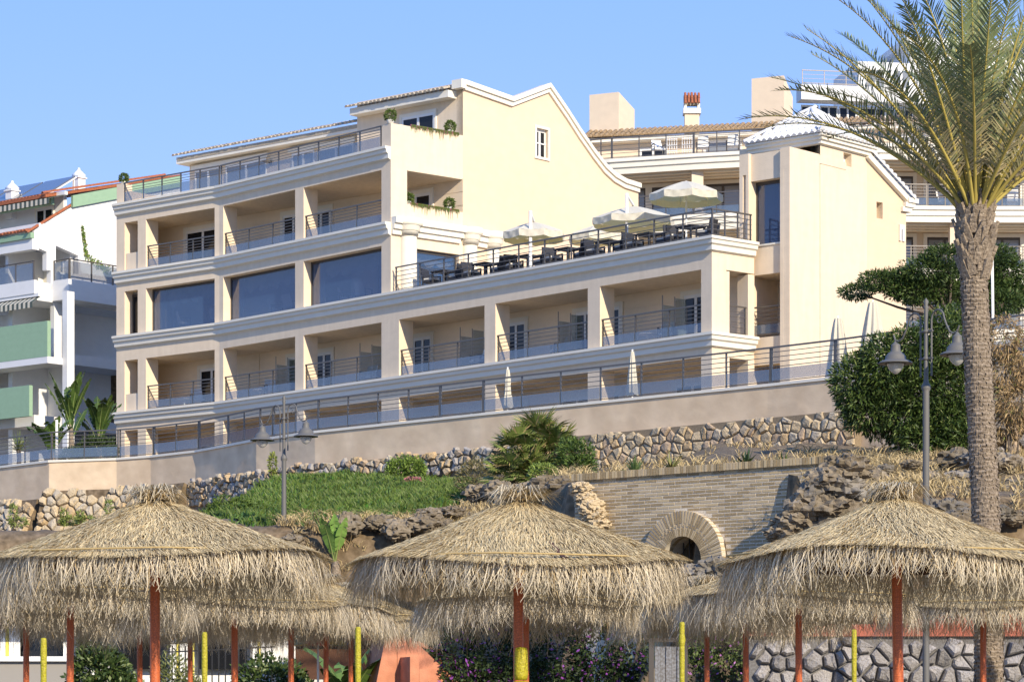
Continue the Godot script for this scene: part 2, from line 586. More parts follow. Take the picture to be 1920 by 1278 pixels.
# rows of half-round tiles climbing from an eave; returns one joined mesh
func tile_rows(fr: Transform3D, x0: float, x1: float, y: float, z: float, pitch: float, slope: float, rows: int, length := 0.42, radius := 0.1) -> MB:
	var b := mb()
	var nx := int(absf(x1 - x0) / pitch)
	var up := Vector3(0, sin(slope), -cos(slope))
	var out := Vector3(0, cos(slope), sin(slope))
	for j in rows:
		for i in nx + 1:
			var base := Vector3(minf(x0, x1) + i * pitch + rnd(-0.012, 0.012), y, z) + up * (length * 0.86 * j + rnd(-0.02, 0.02)) + out * rnd(0.0, 0.012)
			var grid_rows := []
			for e in [0.0, 1.0]:
				var r := []
				var rad: float = radius * (1.0 - 0.14 * e)
				for a in 6:
					var t := PI * a / 5.0
					r.append(fr * (base + up * length * e + Vector3(cos(t), 0, 0) * rad + out * sin(t) * rad))
				grid_rows.append(r)
			b.grid(grid_rows)
			if j == 0:
				var r0: Array = grid_rows[0]
				for a in range(1, 5):
					b.tri(r0[0], r0[a], r0[a + 1])
	return b

func build_hotel() -> void:
	var root := thing("hotel_building", "large cream hotel with stepped balconies, moulded cornices and a tall blank gable wall", "hotel", at(Vector3(7.009, 0, -102.8) + Vector3(0, LE, 0)))
	var inv := root.transform.affine_inverse()
	flat("dark_pane", lin(0.012, 0.013, 0.016), 0.08).metallic_specular = 0.4
	flat("shaded_pane", lin(0.20, 0.21, 0.22), 0.1).metallic_specular = 0.7
	var wp := func(fr: Transform3D, x: float, z: float) -> Vector3: return fr * Vector3(x, 0, z)
	var e := -6.59
	var foot_low := [wp.call(FF, 0, 0), wp.call(TT, 2.13, 0), wp.call(TT, 2.2, -1.5), wp.call(TT, 7.0, -3.0), wp.call(GW, 13.0, -1.0), wp.call(GG, e, -11), wp.call(GG, e, 0), wp.call(GG, 0, 0)]
	var foot_up := [wp.call(SS, 0, 0), wp.call(SS, 3.7, 0), wp.call(GW, 5.0, -0.6), wp.call(GG, e, -9), wp.call(GG, e, 0), wp.call(GG, 0, 0)]
	for s in [[foot_low, 16.04, LC], [foot_low, 12.96, LD], [foot_up, 19.08, LB], [foot_up, 22.1, LA], [foot_low, LE - 2.0, LE]]:
		var b := mb()
		b.prism(s[0], s[1], s[2])
		part(root, "floor_slab", b.mesh(), M.stucco, inv)
	# piers
	var low := [[-0.53, 0.0], [-6.41, -5.75], [-12.22, -11.58], [-18.51, -17.4], [-24.2, -23.62], [-29.55, -29.27]]
	var high := [[-18.51, -17.92], [-24.2, -23.62], [-29.55, -29.27]]
	var left := [[-0.3, 0.0], [-5.19, -4.66], [e, -6.05]]
	for lv in [[low, LE, 12.96], [low, LD, 16.04], [high, LC, 19.08], [high, LB, 22.1]]:
		for p in lv[0]:
			fspan(root, "pier", M.stucco, FF, p[0], p[1], lv[1], lv[2], -0.72, 0)
	for lv in [[LE, 12.96], [LD, 16.04], [LC, 19.08], [LB, 22.1]]:
		for p in left:
			fspan(root, "pier", M.stucco, GG, p[0], p[1], lv[0], lv[1], -0.72, -0.001)
		fspan(root, "end_wall", M.stucco, GG, e, e + 0.3, lv[0], lv[1], -9, -0.722)
		# low sill in the narrow slot
		if lv[0] != LC:
			fspan(root, "sill_wall", M.stucco, GG, -6.05, -5.19, lv[0], lv[0] + 0.8, -0.3, -0.06)
			fspan(root, "slot_back", M.stucco, GG, -6.3, -5.0, lv[0], lv[1], -1.0, -0.75)
	# narrow restaurant window in the slot
	glazed(root, "window", GG, -6.05, -5.19, LC + 0.05, 19.0, -0.5, 1, 0.0, M.dark_frame)
	fspan(root, "slot_back", M.room_wall, GG, -6.3, -5.0, LC, 19.08, -0.8, -0.51)
	# back walls of the balconies
	for lv in [[LE, 12.96], [LD, 16.04]]:
		fspan(root, "balcony_wall", M.panel_wall, FF, -29.9, -0.3, lv[0], lv[1], -2.5, -2.2)
		fspan(root, "balcony_wall", M.panel_wall, GG, -6.3, 0.2, lv[0], lv[1], -2.45, -2.15)
	fspan(root, "balcony_wall", M.panel_wall, GF, -16.6, -0.01, LB, 22.1, -0.3, 0)
	fspan(root, "balcony_wall", M.panel_wall, GG, -6.3, 0.2, LB, 22.1, -2.45, -2.15)
	# doors on the back walls
	for d in [[-8.2, -6.8, LD], [-3.75, -2.2, LD], [-13.6, -12.13, LD], [-9.6, -8.2, LD], [-19.3, -17.84, LD], [-25.8, -24.35, LD], [-32.1, -30.72, LD], [-27.72, -26.3, LD]]:
		glazed(root, "balcony_door", FF, d[0] + 0.18, d[1] - 0.18, d[2], d[2] + 1.88, -2.2, 2)
	glazed(root, "balcony_door", GG, -3.46, -2.0, LD, LD + 1.88, -2.15, 2)
	for d in [[-8.2, -6.8], [-4.2, -1.2], [-13.6, -12.13], [-10.4, -7.4], [-19.3, -17.84], [-16.6, -13.6], [-22.8, -19.8], [-28.4, -25.4]]:
		glazed(root, "balcony_door", FF, d[0] + 0.18, d[1] - 0.18, LE, LE + 2.0, -2.2, 3 if d[1] - d[0] > 2 else 2)
	glazed(root, "balcony_door", GG, -3.46, -2.0, LE, LE + 1.9, -2.15, 2)
	# top floor doors
	glazed(root, "balcony_door", GG, -4.358, -2.243, LB, LB + 1.85, -2.15, 2)
	glazed(root, "balcony_door", GF, -10.299, -9.076, LB, LB + 1.85, 0, 2)
	glazed(root, "balcony_door", GF, -8.597, -7.49, LB, LB + 1.85, 0, 2)
	glazed(root, "balcony_door", GF, -3.428, -1.757, LB, LB + 1.85, 0, 2)
	# grooves (thin shadow joints) read as slats on the balcony walls: one proud board every 0.55 m
	for k in 4:
		fspan(root, "wall_board", M.panel_wall, GF, -16.5, -0.02, LB + 0.02 + k * 0.55, LB + 0.545 + k * 0.55, 0.001, 0.012)
	for k in 4:
		fspan(root, "wall_board", M.panel_wall, FF, -29.8, -0.35, LD + 0.02 + k * 0.57, LD + 0.565 + k * 0.57, -2.199, -2.188)
	# restaurant windows with a real room behind
	var room := mb()
	fspan(root, "room_wall", M.room_wall, FF, -33.0, -18.2, LC, 19.08, -7.2, -7.0)
	fspan(root, "room_floor", M.room_dark, FF, -29.3, -18.2, LC + 0.004, LC + 0.02, -7.0, -0.72)
	var wins := [[FF, -23.62, -18.51], [FF, -29.27, -24.2], [GG, -4.66, -0.3]]
	for w in wins:
		var r := group_node(root, "restaurant_window")
		var x0: float = w[1]
		var x1: float = w[2]
		fspan(root, "frame", M.dark_frame, w[0], x0, x1, 18.98, 19.08, -0.45, -0.38, r)
		fspan(root, "frame", M.dark_frame, w[0], x0, x0 + 0.07, LC, 18.98, -0.45, -0.38, r)
		fspan(root, "frame", M.dark_frame, w[0], x1 - 0.07, x1, LC, 18.98, -0.45, -0.38, r)
		fspan(root, "pane", M.pane, w[0], x0 + 0.07, x1 - 0.07, LC, 18.98, -0.43, -0.415, r)
		# side curtain and swagged pelmet inside
		var cur := mb()
		var rows := []
		for j in 2:
			var row := []
			for i in 40:
				row.append(Vector3(x0 + 0.1 + 0.55 * i / 39.0, LC + 0.03 + j * 1.9, -0.62 + 0.05 * sin(i * 1.3)))
			rows.append(row)
		cur.grid(rows)
		fpart(root, "curtain", cur, M.curtain, w[0], r)
		var pel := mb()
		rows = []
		for j in 4:
			var row := []
			for i in 60:
				var t := i / 59.0
				var sag := 0.16 + 0.1 * absf(sin(t * PI * 5.0))
				row.append(Vector3(lerpf(x0 + 0.6, x1 - 0.1, t), 19.02 - sag * j * 0.9, -0.7 - 0.06 * sin(j * 2.1 + t * 40.0)))
			rows.append(row)
		pel.grid(rows)
		fpart(root, "pelmet", pel, M.curtain, w[0], r)
	# cornices
	var prof := [Vector2(0, 0), Vector2(0.29, 0), Vector2(0.29, -0.10), Vector2(0.235, -0.13), Vector2(0.215, -0.25), Vector2(0.14, -0.30), Vector2(0.125, -0.47), Vector2(0.0, -0.53)]
	var bend := GG.origin
	var gend: Vector3 = GG * Vector3(e, 0, 0)
	var end_low: Vector3 = TT * Vector3(2.1, 0, 0)
	for lv in [LC, LD]:
		part(root, "cornice", sweep([gend, bend, FF.origin, end_low], prof, lv + 0.003).mesh(), M.trim, inv)
	for lv in [LA, LB]:
		part(root, "cornice", sweep([gend, bend, SS.origin], prof, lv + 0.003).mesh(), M.trim, inv)
	# railings
	for x in [[-5.75, -0.53], [-11.58, -6.41], [-17.4, -12.22], [-23.62, -18.51], [-29.27, -24.2]]:
		railing(root, FF, x[0], x[1], LD, -0.1, 4, 1.05)
		railing(root, FF, x[0], x[1], LE, -0.1, 4, 1.05)
	for x in [[-23.62, -18.51], [-29.27, -24.2]]:
		railing(root, FF, x[0], x[1], LB, -0.1, 4, 0.98)
	railing(root, GG, -4.66, -0.3, LD, -0.1, 4, 1.05)
	railing(root, GG, -4.66, -0.3, LB, -0.1, 4, 0.98)
	railing(root, GG, -4.66, -0.3, LE, -0.1, 4, 1.05)
	railing(root, TT, 0.88, 1.82, LD, -0.1, 2, 1.05, 0.0, 5)
	# side of the terrace wing
	for lv in [[LE, 12.96], [LD, 16.0]]:
		fspan(root, "pier", M.stucco, TT, 0.724, 0.88, lv[0], lv[1], -0.53, 0)
		fspan(root, "pier", M.stucco, TT, 1.82, 2.14, lv[0], lv[1], -0.53, 0)
	# penthouse terrace railing, end pier and corner parapet
	railing(root, FF, -29.5, -18.55, LA, -0.02, 9, 0.9, 0.5, 3, "terrace_railing")
	railing(root, GG, -6.1, -0.02, LA, -0.02, 6, 0.9, 0.5, 3, "terrace_railing")
	fspan(root, "parapet_pier", M.stucco, GG, -6.58, -6.12, LA, 23.85, -0.5, -0.01)
	fspan(root, "end_parapet", M.stucco, GG, -6.57, -6.3, LA, 23.6, -8.0, -0.5)
	fspan(root, "parapet_pier", M.stucco, FF, -18.5, -17.921, LA, 23.88, -0.3, -0.005)
	# side wall with its opening
	var sw := mb()
	sw.span(0.004, 3.75, 22.13, 23.88, -0.28, 0.004)
	sw.span(0.004, 0.83, 20.77, 22.13, -0.28, 0.004)
	sw.span(0.004, 3.75, 19.04, 20.77, -0.28, 0.004)
	sw.span(0.004, 1.16, LC, 19.04, -0.28, 0.004)
	sw.span(3.53, 3.75, LC, 19.04, -0.28, 0.004)
	fpart(root, "side_wall", sw, M.stucco, SS)
	glazed(root, "restaurant_window", SS, 1.16, 3.53, LC, 19.04, -0.2, 1, 0.0, M.dark_frame, M.pane)
	var sc := mb()
	var srows := []
	for j in 4:
		var row := []
		for i in 40:
			var t := i / 39.0
			row.append(Vector3(lerpf(1.2, 3.5, t), 18.95 - (0.1 + 0.07 * absf(sin(t * PI * 3.0))) * j, -0.5 - 0.06 * sin(j * 2.0 + t * 30.0)))
		srows.append(row)
	sc.grid(srows)
	fpart(root, "pelmet", sc, M.linen, SS)
	# round columns and their stepped cornice
	var cols := [[SS, 0.859, 0.36], [GW, 0.35, 0.33], [GW, 1.732, 0.33]]
	for c in cols:
		var lb := mb()
		lb.lathe(Transform3D(Basis(), c[0] * Vector3(c[1], 0, 0.02)), [Vector2(c[2], LC), Vector2(c[2], 19.5)], 24)
		part(root, "column", lb.mesh(), M.trim, inv)
		var cp := mb()
		cp.lathe(Transform3D(Basis(), c[0] * Vector3(c[1], 0, 0.02)), [Vector2(0.0, 19.48), Vector2(c[2] + 0.06, 19.48), Vector2(c[2] + 0.06, 19.68), Vector2(c[2] + 0.14, 19.7), Vector2(c[2] + 0.14, 19.9), Vector2(c[2] + 0.24, 19.93), Vector2(c[2] + 0.24, 20.16), Vector2(0.0, 20.17)], 24)
		part(root, "capital", cp.mesh(), M.trim, inv)
	for s in [[SS, 0.02, 3.72], [GW, 0.02, 2.1]]:
		for st in [[19.48, 19.69, 0.12], [19.69, 19.915, 0.22], [19.915, 20.165, 0.33]]:
			fspan(root, "stepped_cornice", M.trim, s[0], s[1], s[2] - 0.3 + st[2], st[0], st[1], 0.002, st[2])
	# gable wall
	var top := PackedVector2Array([Vector2(-0.0, 26.1), Vector2(2.96, 25.89), Vector2(5.31, 26.85), Vector2(6.46, 25.96), Vector2(7.3, 25.25), Vector2(8.23, 24.54), Vector2(9.0, 24.02), Vector2(9.68, 23.72), Vector2(10.4, 23.56), Vector2(11.41, 23.5)])
	var poly := PackedVector2Array([Vector2(11.41, LC), Vector2(0, LC)])
	poly.append_array(top)
	# window hole as two halves of the wall, cut round it
	var gw := mb()
	var wx0 := 4.55
	var wx1 := 5.3
	var wy0 := 23.72
	var wy1 := 24.9
	var hole := PackedVector2Array([Vector2(wx0, wy0), Vector2(wx1, wy0), Vector2(wx1, wy1), Vector2(wx0, wy1)])
	var lh := PackedVector2Array([Vector2(0, LC), Vector2(wx0, LC), Vector2(wx0, 26.53), Vector2(2.96, 25.89), Vector2(0, 26.1)])
	var mid_lo := PackedVector2Array([Vector2(wx0, LC), Vector2(wx1, LC), Vector2(wx1, wy0), Vector2(wx0, wy0)])
	var mid_hi := PackedVector2Array([Vector2(wx0, wy1), Vector2(wx1, wy1), Vector2(wx1, 26.84), Vector2(wx0, 26.53)])
	var rh := PackedVector2Array([Vector2(wx1, LC), Vector2(11.41, LC), Vector2(11.41, 23.5), Vector2(10.4, 23.56), Vector2(9.68, 23.72), Vector2(9.0, 24.02), Vector2(8.23, 24.54), Vector2(7.3, 25.25), Vector2(6.46, 25.96), Vector2(wx1, 26.84)])
	for p in [lh, mid_lo, mid_hi, rh]:
		gw.extrude(Transform3D(), p, -0.35, 0.0)
	fpart(root, "gable_wall", gw, M.gable_paint, GW)
	glazed(root, "window", GW, wx0, wx1, wy0, wy1, -0.16, 2, 0.0)
	var gwin := group_node(root, "window_surround")
	for s in [[wx0 - 0.1, wx0, wy0 - 0.1, wy1 + 0.1], [wx1, wx1 + 0.1, wy0 - 0.1, wy1 + 0.1], [wx0, wx1, wy1, wy1 + 0.1], [wx0, wx1, wy0 - 0.1, wy0]]:
		fspan(root, "surround", M.trim, GW, s[0], s[1], s[2], s[3], 0.001, 0.06, gwin)
	fspan(root, "glazing_bar", M.white_frame, GW, wx0, wx1, 24.28, 24.33, -0.12, -0.09, gwin)
	for dp in [[0.36, 0.0, 0.10], [0.17, 0.10, 0.19]]:
		var cr := mb()
		var pp := PackedVector2Array()
		for q in top:
			pp.append(q + Vector2(0, 0.02))
		for k in range(top.size() - 1, -1, -1):
			pp.append(top[k] - Vector2(0, dp[0]))
		cr.extrude(Transform3D(), pp, dp[1] + 0.001, dp[2])
		fpart(root, "gable_cornice", cr, M.trim, GW)
	fspan(root, "gable_cornice", M.trim, GF, -0.35, 0.19, 25.76, 26.118, 0.001, 0.3)
	# mass behind the gable, in roof tile
	var mass := mb()
	var mp := PackedVector2Array([Vector2(11.2, LC), Vector2(0.32, LC)])
	for q in top:
		mp.append(Vector2(clampf(q.x, 0.32, 11.2), q.y - 0.35))
	mass.extrude(Transform3D(), mp, -6.0, -0.36)
	fpart(root, "gable_roof", mass, M.tile_cream, GW)
	# front wall of the gable block, above the penthouse terrace
	fspan(root, "gable_front", M.stucco, GF, -5.95, -0.002, LA, 25.76, -0.3, 0)
	fspan(root, "gable_front", M.stucco, GF, -5.95, -0.352, 25.76, 26.05, -0.3, -0.001)
	glazed(root, "window", GF, -3.338, -1.55, LA, 25.05, 0.0, 2, 0.12)
	fspan(root, "eave_board", M.trim, GF, -5.9, -0.36, 25.42, 25.7, 0.002, 0.5)
	var tr := tile_rows(Transform3D(), -5.95, -0.4, 25.72, 0.66, 0.235, 0.3, 4)
	tag(fpart(root, "roof_tiles", tr, M.tile_cream, GF), "", "", "", "stuff")
	# penthouse
	fspan(root, "penthouse_wall", M.stucco, GF, -16.75, -5.952, LA, 25.0, -0.8, -0.5)
	fspan(root, "penthouse_wall", M.stucco, GF, -16.75, -16.45, LA, 25.0, -7.0, -0.8)
	fspan(root, "eave_board", M.trim, GF, -17.1, -5.96, 24.86, 25.16, -0.78, -0.02)
	tr = tile_rows(Transform3D(), -17.15, -6.0, 25.2, 0.1, 0.235, 0.3, 4)
	tag(fpart(root, "roof_tiles", tr, M.tile_cream, GF), "", "", "", "stuff")
	var pr := mb()
	pr.extrude(Transform3D(Basis(Vector3(0, 0, -1), Vector3.UP, Vector3(1, 0, 0)), Vector3.ZERO), PackedVector2Array([Vector2(0.0, 25.12), Vector2(6.0, 26.7), Vector2(6.0, 25.0), Vector2(0.0, 24.98)]), -17.0, -5.97)
	fpart(root, "penthouse_roof", pr, M.tile_cream, GF)
	for w in [[-16.37, -14.66], [-14.389, -11.854], [-10.286, -8.935], [-8.679, -6.6]]:
		glazed(root, "window", GF, w[0], w[1], LA, 24.55, -0.5, 2, 0.0, null, M.shaded_pane)
		fspan(root, "roller_box", M.trim, GF, w[0] - 0.15, w[1] + 0.15, 24.56, 24.75, -0.498, -0.36)
	for x in [-11.591, -6.04]:
		var lamp := mb()
		lamp.span(x - 0.05, x + 0.05, 24.2, 24.4, -0.49, -0.4)
		lamp.span(x - 0.12, x + 0.12, 24.3, 24.36, -0.42, -0.05)
		fpart(root, "wall_lamp", lamp, M.steel, GF)
	# chimney stub behind the eave
	fspan(root, "chimney", M.trim, GF, -4.854, -6.085, 25.9, 26.55, -3.2, -2.4)
	# glass screens that part the balconies
	for x in [-3.3, -8.9, -14.6, -20.9, -26.6]:
		var s := group_node(root, "glass_screen")
		for k in 3:
			fspan(root, "screen_post", M.steel, FF, x - 0.014, x + 0.014, LD, LD + (1.45 if k == 0 else 1.75), -2.05 + k * 0.62, -2.03 + k * 0.62, s)
		fspan(root, "screen_pane", M.screen_glass, FF, x - 0.008, x + 0.008, LD + 0.1, LD + 1.7, -2.0, -1.46, s)
		fspan(root, "screen_pane", M.screen_glass, FF, x - 0.008, x + 0.008, LD + 0.1, LD + 1.4, -1.38, -0.84, s)
	# terrace railing over the wing
	railing(root, FF, -17.7, -0.02, LC, -0.06, 13, 1.0, 0.0, 5, "terrace_railing")
	railing(root, TT, 0.06, 2.05, LC, -0.06, 4, 1.0, 0.0, 5, "terrace_railing")
	fspan(root, "terrace_paving", M.slab_paint, FF, -17.5, -0.2, LC + 0.004, LC + 0.02, -7.5, -0.2)

# ---------------------------------------------------------------- stair tower
func wall_with_hole(b: MB, x0: float, x1: float, y0: float, y1: float, hx0: float, hx1: float, hy0: float, hy1: float, z0: float, z1: float) -> void:
	b.span(x0, hx0, y0, y1, z0, z1)
	b.span(hx1, x1, y0, y1, z0, z1)
	b.span(hx0, hx1, y0, hy0, z0, z1)
	b.span(hx0, hx1, hy1, y1, z0, z1)

func half_tile(length: float, radius: float) -> ArrayMesh:   # runs along -z and up is +y
	var b := mb()
	var rows := []
	for e in [0.0, 1.0]:
		var r := []
		for a in 7:
			var t := PI * a / 6.0
			var rad: float = radius * (1.0 - 0.15 * e)
			r.append(Vector3(cos(t) * rad, sin(t) * rad, -length * e))
		rows.append(r)
	b.grid(rows)
	for a in range(0, 6):
		b.tri(Vector3(0, 0, 0), rows[0][a], rows[0][a + 1])
	return b.mesh()

func build_tower() -> void:
	var root := thing("stair_tower", "tall cream stair tower with a hipped white tile roof beside the hotel terrace", "tower", at(QQ.origin + Vector3(0, LE, 0)))
	var inv := root.transform.affine_inverse()
	var top := 20.35
	var xl: float = -0.654
	var x1: float = -0.254
	var x2: float = 1.12
	var xr := 1.534
	# pilasters with their sunk strips
	for p in [[xl, x1], [x2, xr]]:
		var gx0: float = lerpf(p[0], p[1], 0.36)
		var gx1: float = lerpf(p[0], p[1], 0.72)
		var b := mb()
		b.span(p[0], gx0, LE, top, -0.6, 0)
		b.span(gx1, p[1], LE, top, -0.6, 0)
		b.span(gx0, gx1, LE, top - 0.75, -0.6, -0.09)
		b.span(gx0, gx1, top - 0.75, top, -0.6, 0)
		fpart(root, "pilaster", b, M.stucco, QQ)
	# bay between them: window over two open floors
	var wy0: float = 17.084
	var wy1: float = 19.368
	for s in [[wy1, top - 0.02], [16.008, wy0], [12.799, 13.781]]:
		fspan(root, "bay_wall", M.stucco, QQ, x1, x2, s[0], s[1], -0.6, -0.14)
	glazed(root, "tall_window", QQ, x1, x2, wy0, wy1, -0.5, 1, 0.0, M.dark_frame, M.pane)
	fspan(root, "room_wall", M.room_wall, QQ, x1 - 0.3, x2 + 0.05, wy0 - 0.3, wy1 + 0.3, -3.2, -3.0)
	fspan(root, "window_sill", M.trim, QQ, x1 + 0.01, x2 - 0.01, wy0 - 0.06, wy0, -0.3, -0.1)
	railing(root, QQ, x1, x2, 13.818, -0.22, 2, 1.05, 0.42, 4)
	fspan(root, "balcony_back", M.panel_wall, QQ, x1 - 0.4, x2 + 0.04, LE, 16.008, -2.6, -2.4)
	fspan(root, "floor_slab", M.stucco, QQ, x1 - 0.2, x2, 13.592, 13.781, -2.4, -0.6)
	fspan(root, "floor_slab", M.stucco, QQ, x1 - 0.2, x2, 16.008, 16.235, -2.4, -0.6)
	fspan(root, "block_roof", M.stucco, QQ, xl, xr, top - 0.3, top - 0.03, -3.5, -0.6)
	fspan(root, "inner_wall", M.stucco, QQ, xl, xl + 0.3, LE, top - 0.3, -3.5, -0.6)
	# sunlit side panel
	fspan(root, "side_panel", M.stucco, QR, 0.003, 1.84, LE, top + 0.02, -0.35, 0.002)
	# main body, a little behind the panel
	var bx0 := 1.9
	var b := mb()
	wall_with_hole(b, bx0, 4.86, LE, 21.0, 3.359, 3.868, 20.202, 20.665, -0.4, -0.02)
	fpart(root, "body_wall", b, M.stucco, QR)
	fspan(root, "recess_back", M.linen, QR, 3.359, 3.868, 20.202, 20.665, -0.4, -0.3)
	fspan(root, "body_wall", M.stucco, QR, bx0, bx0 + 0.3, LE, 21.0, -3.6, -0.402)
	# annex with a falling tile verge
	var ax := frame(QR * Vector3(4.86, 0, -0.02), Vector3(0.75166, 0, -0.65955))
	var an := mb()
	an.extrude(Transform3D(), PackedVector2Array([Vector2(0, LE), Vector2(0.52, LE), Vector2(0.52, 20.4), Vector2(0, 20.7)]), -0.4, 0)
	an.extrude(Transform3D(), PackedVector2Array([Vector2(0.52, LE), Vector2(0.86, LE), Vector2(0.86, 18.55), Vector2(0.52, 18.55)]), -0.4, 0)
	an.extrude(Transform3D(), PackedVector2Array([Vector2(0.52, 19.15), Vector2(0.86, 19.15), Vector2(0.86, 20.2), Vector2(0.52, 20.4)]), -0.4, 0)
	an.extrude(Transform3D(), PackedVector2Array([Vector2(0.86, LE), Vector2(2.15, LE), Vector2(2.15, 19.45), Vector2(0.86, 20.2)]), -0.4, 0)
	fpart(root, "annex_wall", an, M.gable_paint, ax)
	fspan(root, "recess_back", M.linen, ax, 0.52, 0.86, 18.55, 19.15, -0.4, -0.3)
	var sl := glazed(root, "slot_window", ax, 1.78, 1.98, 17.85, 18.4, -0.001, 1, 0.05)
	# verge tiles along the slope of the annex
	var dirv := (Vector3(2.55, 19.35, 0) - Vector3(0.0, 20.9, 0)).normalized()
	var vt := Transform3D(Basis(dirv, Vector3(0, 0, 1).cross(dirv), Vector3(0, 0, 1)), Vector3(0, 20.85, 0.28))
	var tl := half_tile(0.5, 0.12)
	for k in 11:
		part(root, "verge_tile", tl, M.tile_white, inv * ax * vt * Transform3D(Basis(Vector3.RIGHT, 0.35), Vector3(0.15 + k * 0.25, 0, 0)))
	fspan(root, "verge_board", M.trim, ax * vt, 0.0, 2.9, -0.22, -0.02, -0.7, -0.1)
	for k in 3:
		fspan(root, "eave_step", M.trim, ax, 2.1 - 0.25 + k * 0.1, 2.35 + k * 0.12, 18.95 + k * 0.17, 19.12 + k * 0.17, -0.9, 0.12 + k * 0.06)
	# hipped roof
	var c0 := QR * Vector3(bx0, 0, -0.02)
	var la := 3.1
	var lb2 := 3.25
	var ov := 0.32
	var ga := Vector3(-0.75537, 0, -0.65529)
	var gb := Vector3(0.65529, 0, -0.75537)
	var ey := 21.08
	var pl: Vector3 = c0 + ga * la
	var pr: Vector3 = c0 + gb * lb2
	part(root, "eave_moulding", sweep([pl, c0, pr], [Vector2(0, 0), Vector2(0.3, 0), Vector2(0.3, -0.08), Vector2(0.22, -0.1), Vector2(0.22, -0.2), Vector2(0.13, -0.22), Vector2(0.13, -0.33), Vector2(0, -0.36)], ey).mesh(), M.trim, inv)
	fspan(root, "front_upper_wall", M.stucco, frame(c0, -ga), -la, -0.001, 20.0, 20.73, -0.3, 0)
	var q0: Vector3 = c0 - ga * ov - gb * ov
	var qa: Vector3 = c0 + ga * la - gb * ov
	var qb: Vector3 = c0 - ga * ov + gb * lb2
	var qc: Vector3 = c0 + ga * la + gb * lb2
	var apex := (q0 + qc) / 2 + Vector3(0, 22.36, 0)
	var rf := mb()
	var yv := Vector3(0, ey + 0.02, 0)
	rf.tri(qa + yv, q0 + yv, apex); rf.tri(q0 + yv, qb + yv, apex); rf.tri(qb + yv, qc + yv, apex); rf.tri(qc + yv, qa + yv, apex)
	rf.quad(q0 + yv, qa + yv, qc + yv, qb + yv)
	var roof := part(root, "roof", rf.mesh(), M.tile_white, inv)
	var t2 := half_tile(0.5, 0.105)
	for face in [[qa, q0], [q0, qb]]:
		var e0: Vector3 = face[0] + yv
		var e1: Vector3 = face[1] + yv
		var ex := (e1 - e0).normalized()
		var mid := (e0 + e1) / 2
		var upv := (apex - mid).normalized()
		var nrm := ex.cross(upv).normalized()
		var el := e0.distance_to(e1)
		var hgt := mid.distance_to(apex)
		var nx := int(el / 0.245)
		for j in 8:
			for i in nx:
				var u := (i + 0.5) / nx * el - el / 2
				var v := j * 0.4
				if absf(u) < el / 2 * (1.0 - (v + 0.2) / hgt) + 0.06 and v < hgt - 0.15:
					part(roof, "roof_tile", t2, M.tile_white, Transform3D(Basis(ex, nrm, -upv).rotated(nrm, rnd(-0.03, 0.03)), mid + ex * u + upv * (v - 0.05 + rnd(-0.012, 0.012)) + nrm * 0.012))
	for q in [qa, q0, qb]:
		var e0: Vector3 = q + yv
		var dv := apex - e0
		var hx := dv.normalized()
		var hn := (Vector3.UP - hx * hx.y).normalized()
		for k in 6:
			part(roof, "hip_tile", t2, M.tile_white, Transform3D(Basis(hn.cross(-hx).normalized(), hn, -hx), e0 + dv * (k / 6.0) + hn * 0.06))

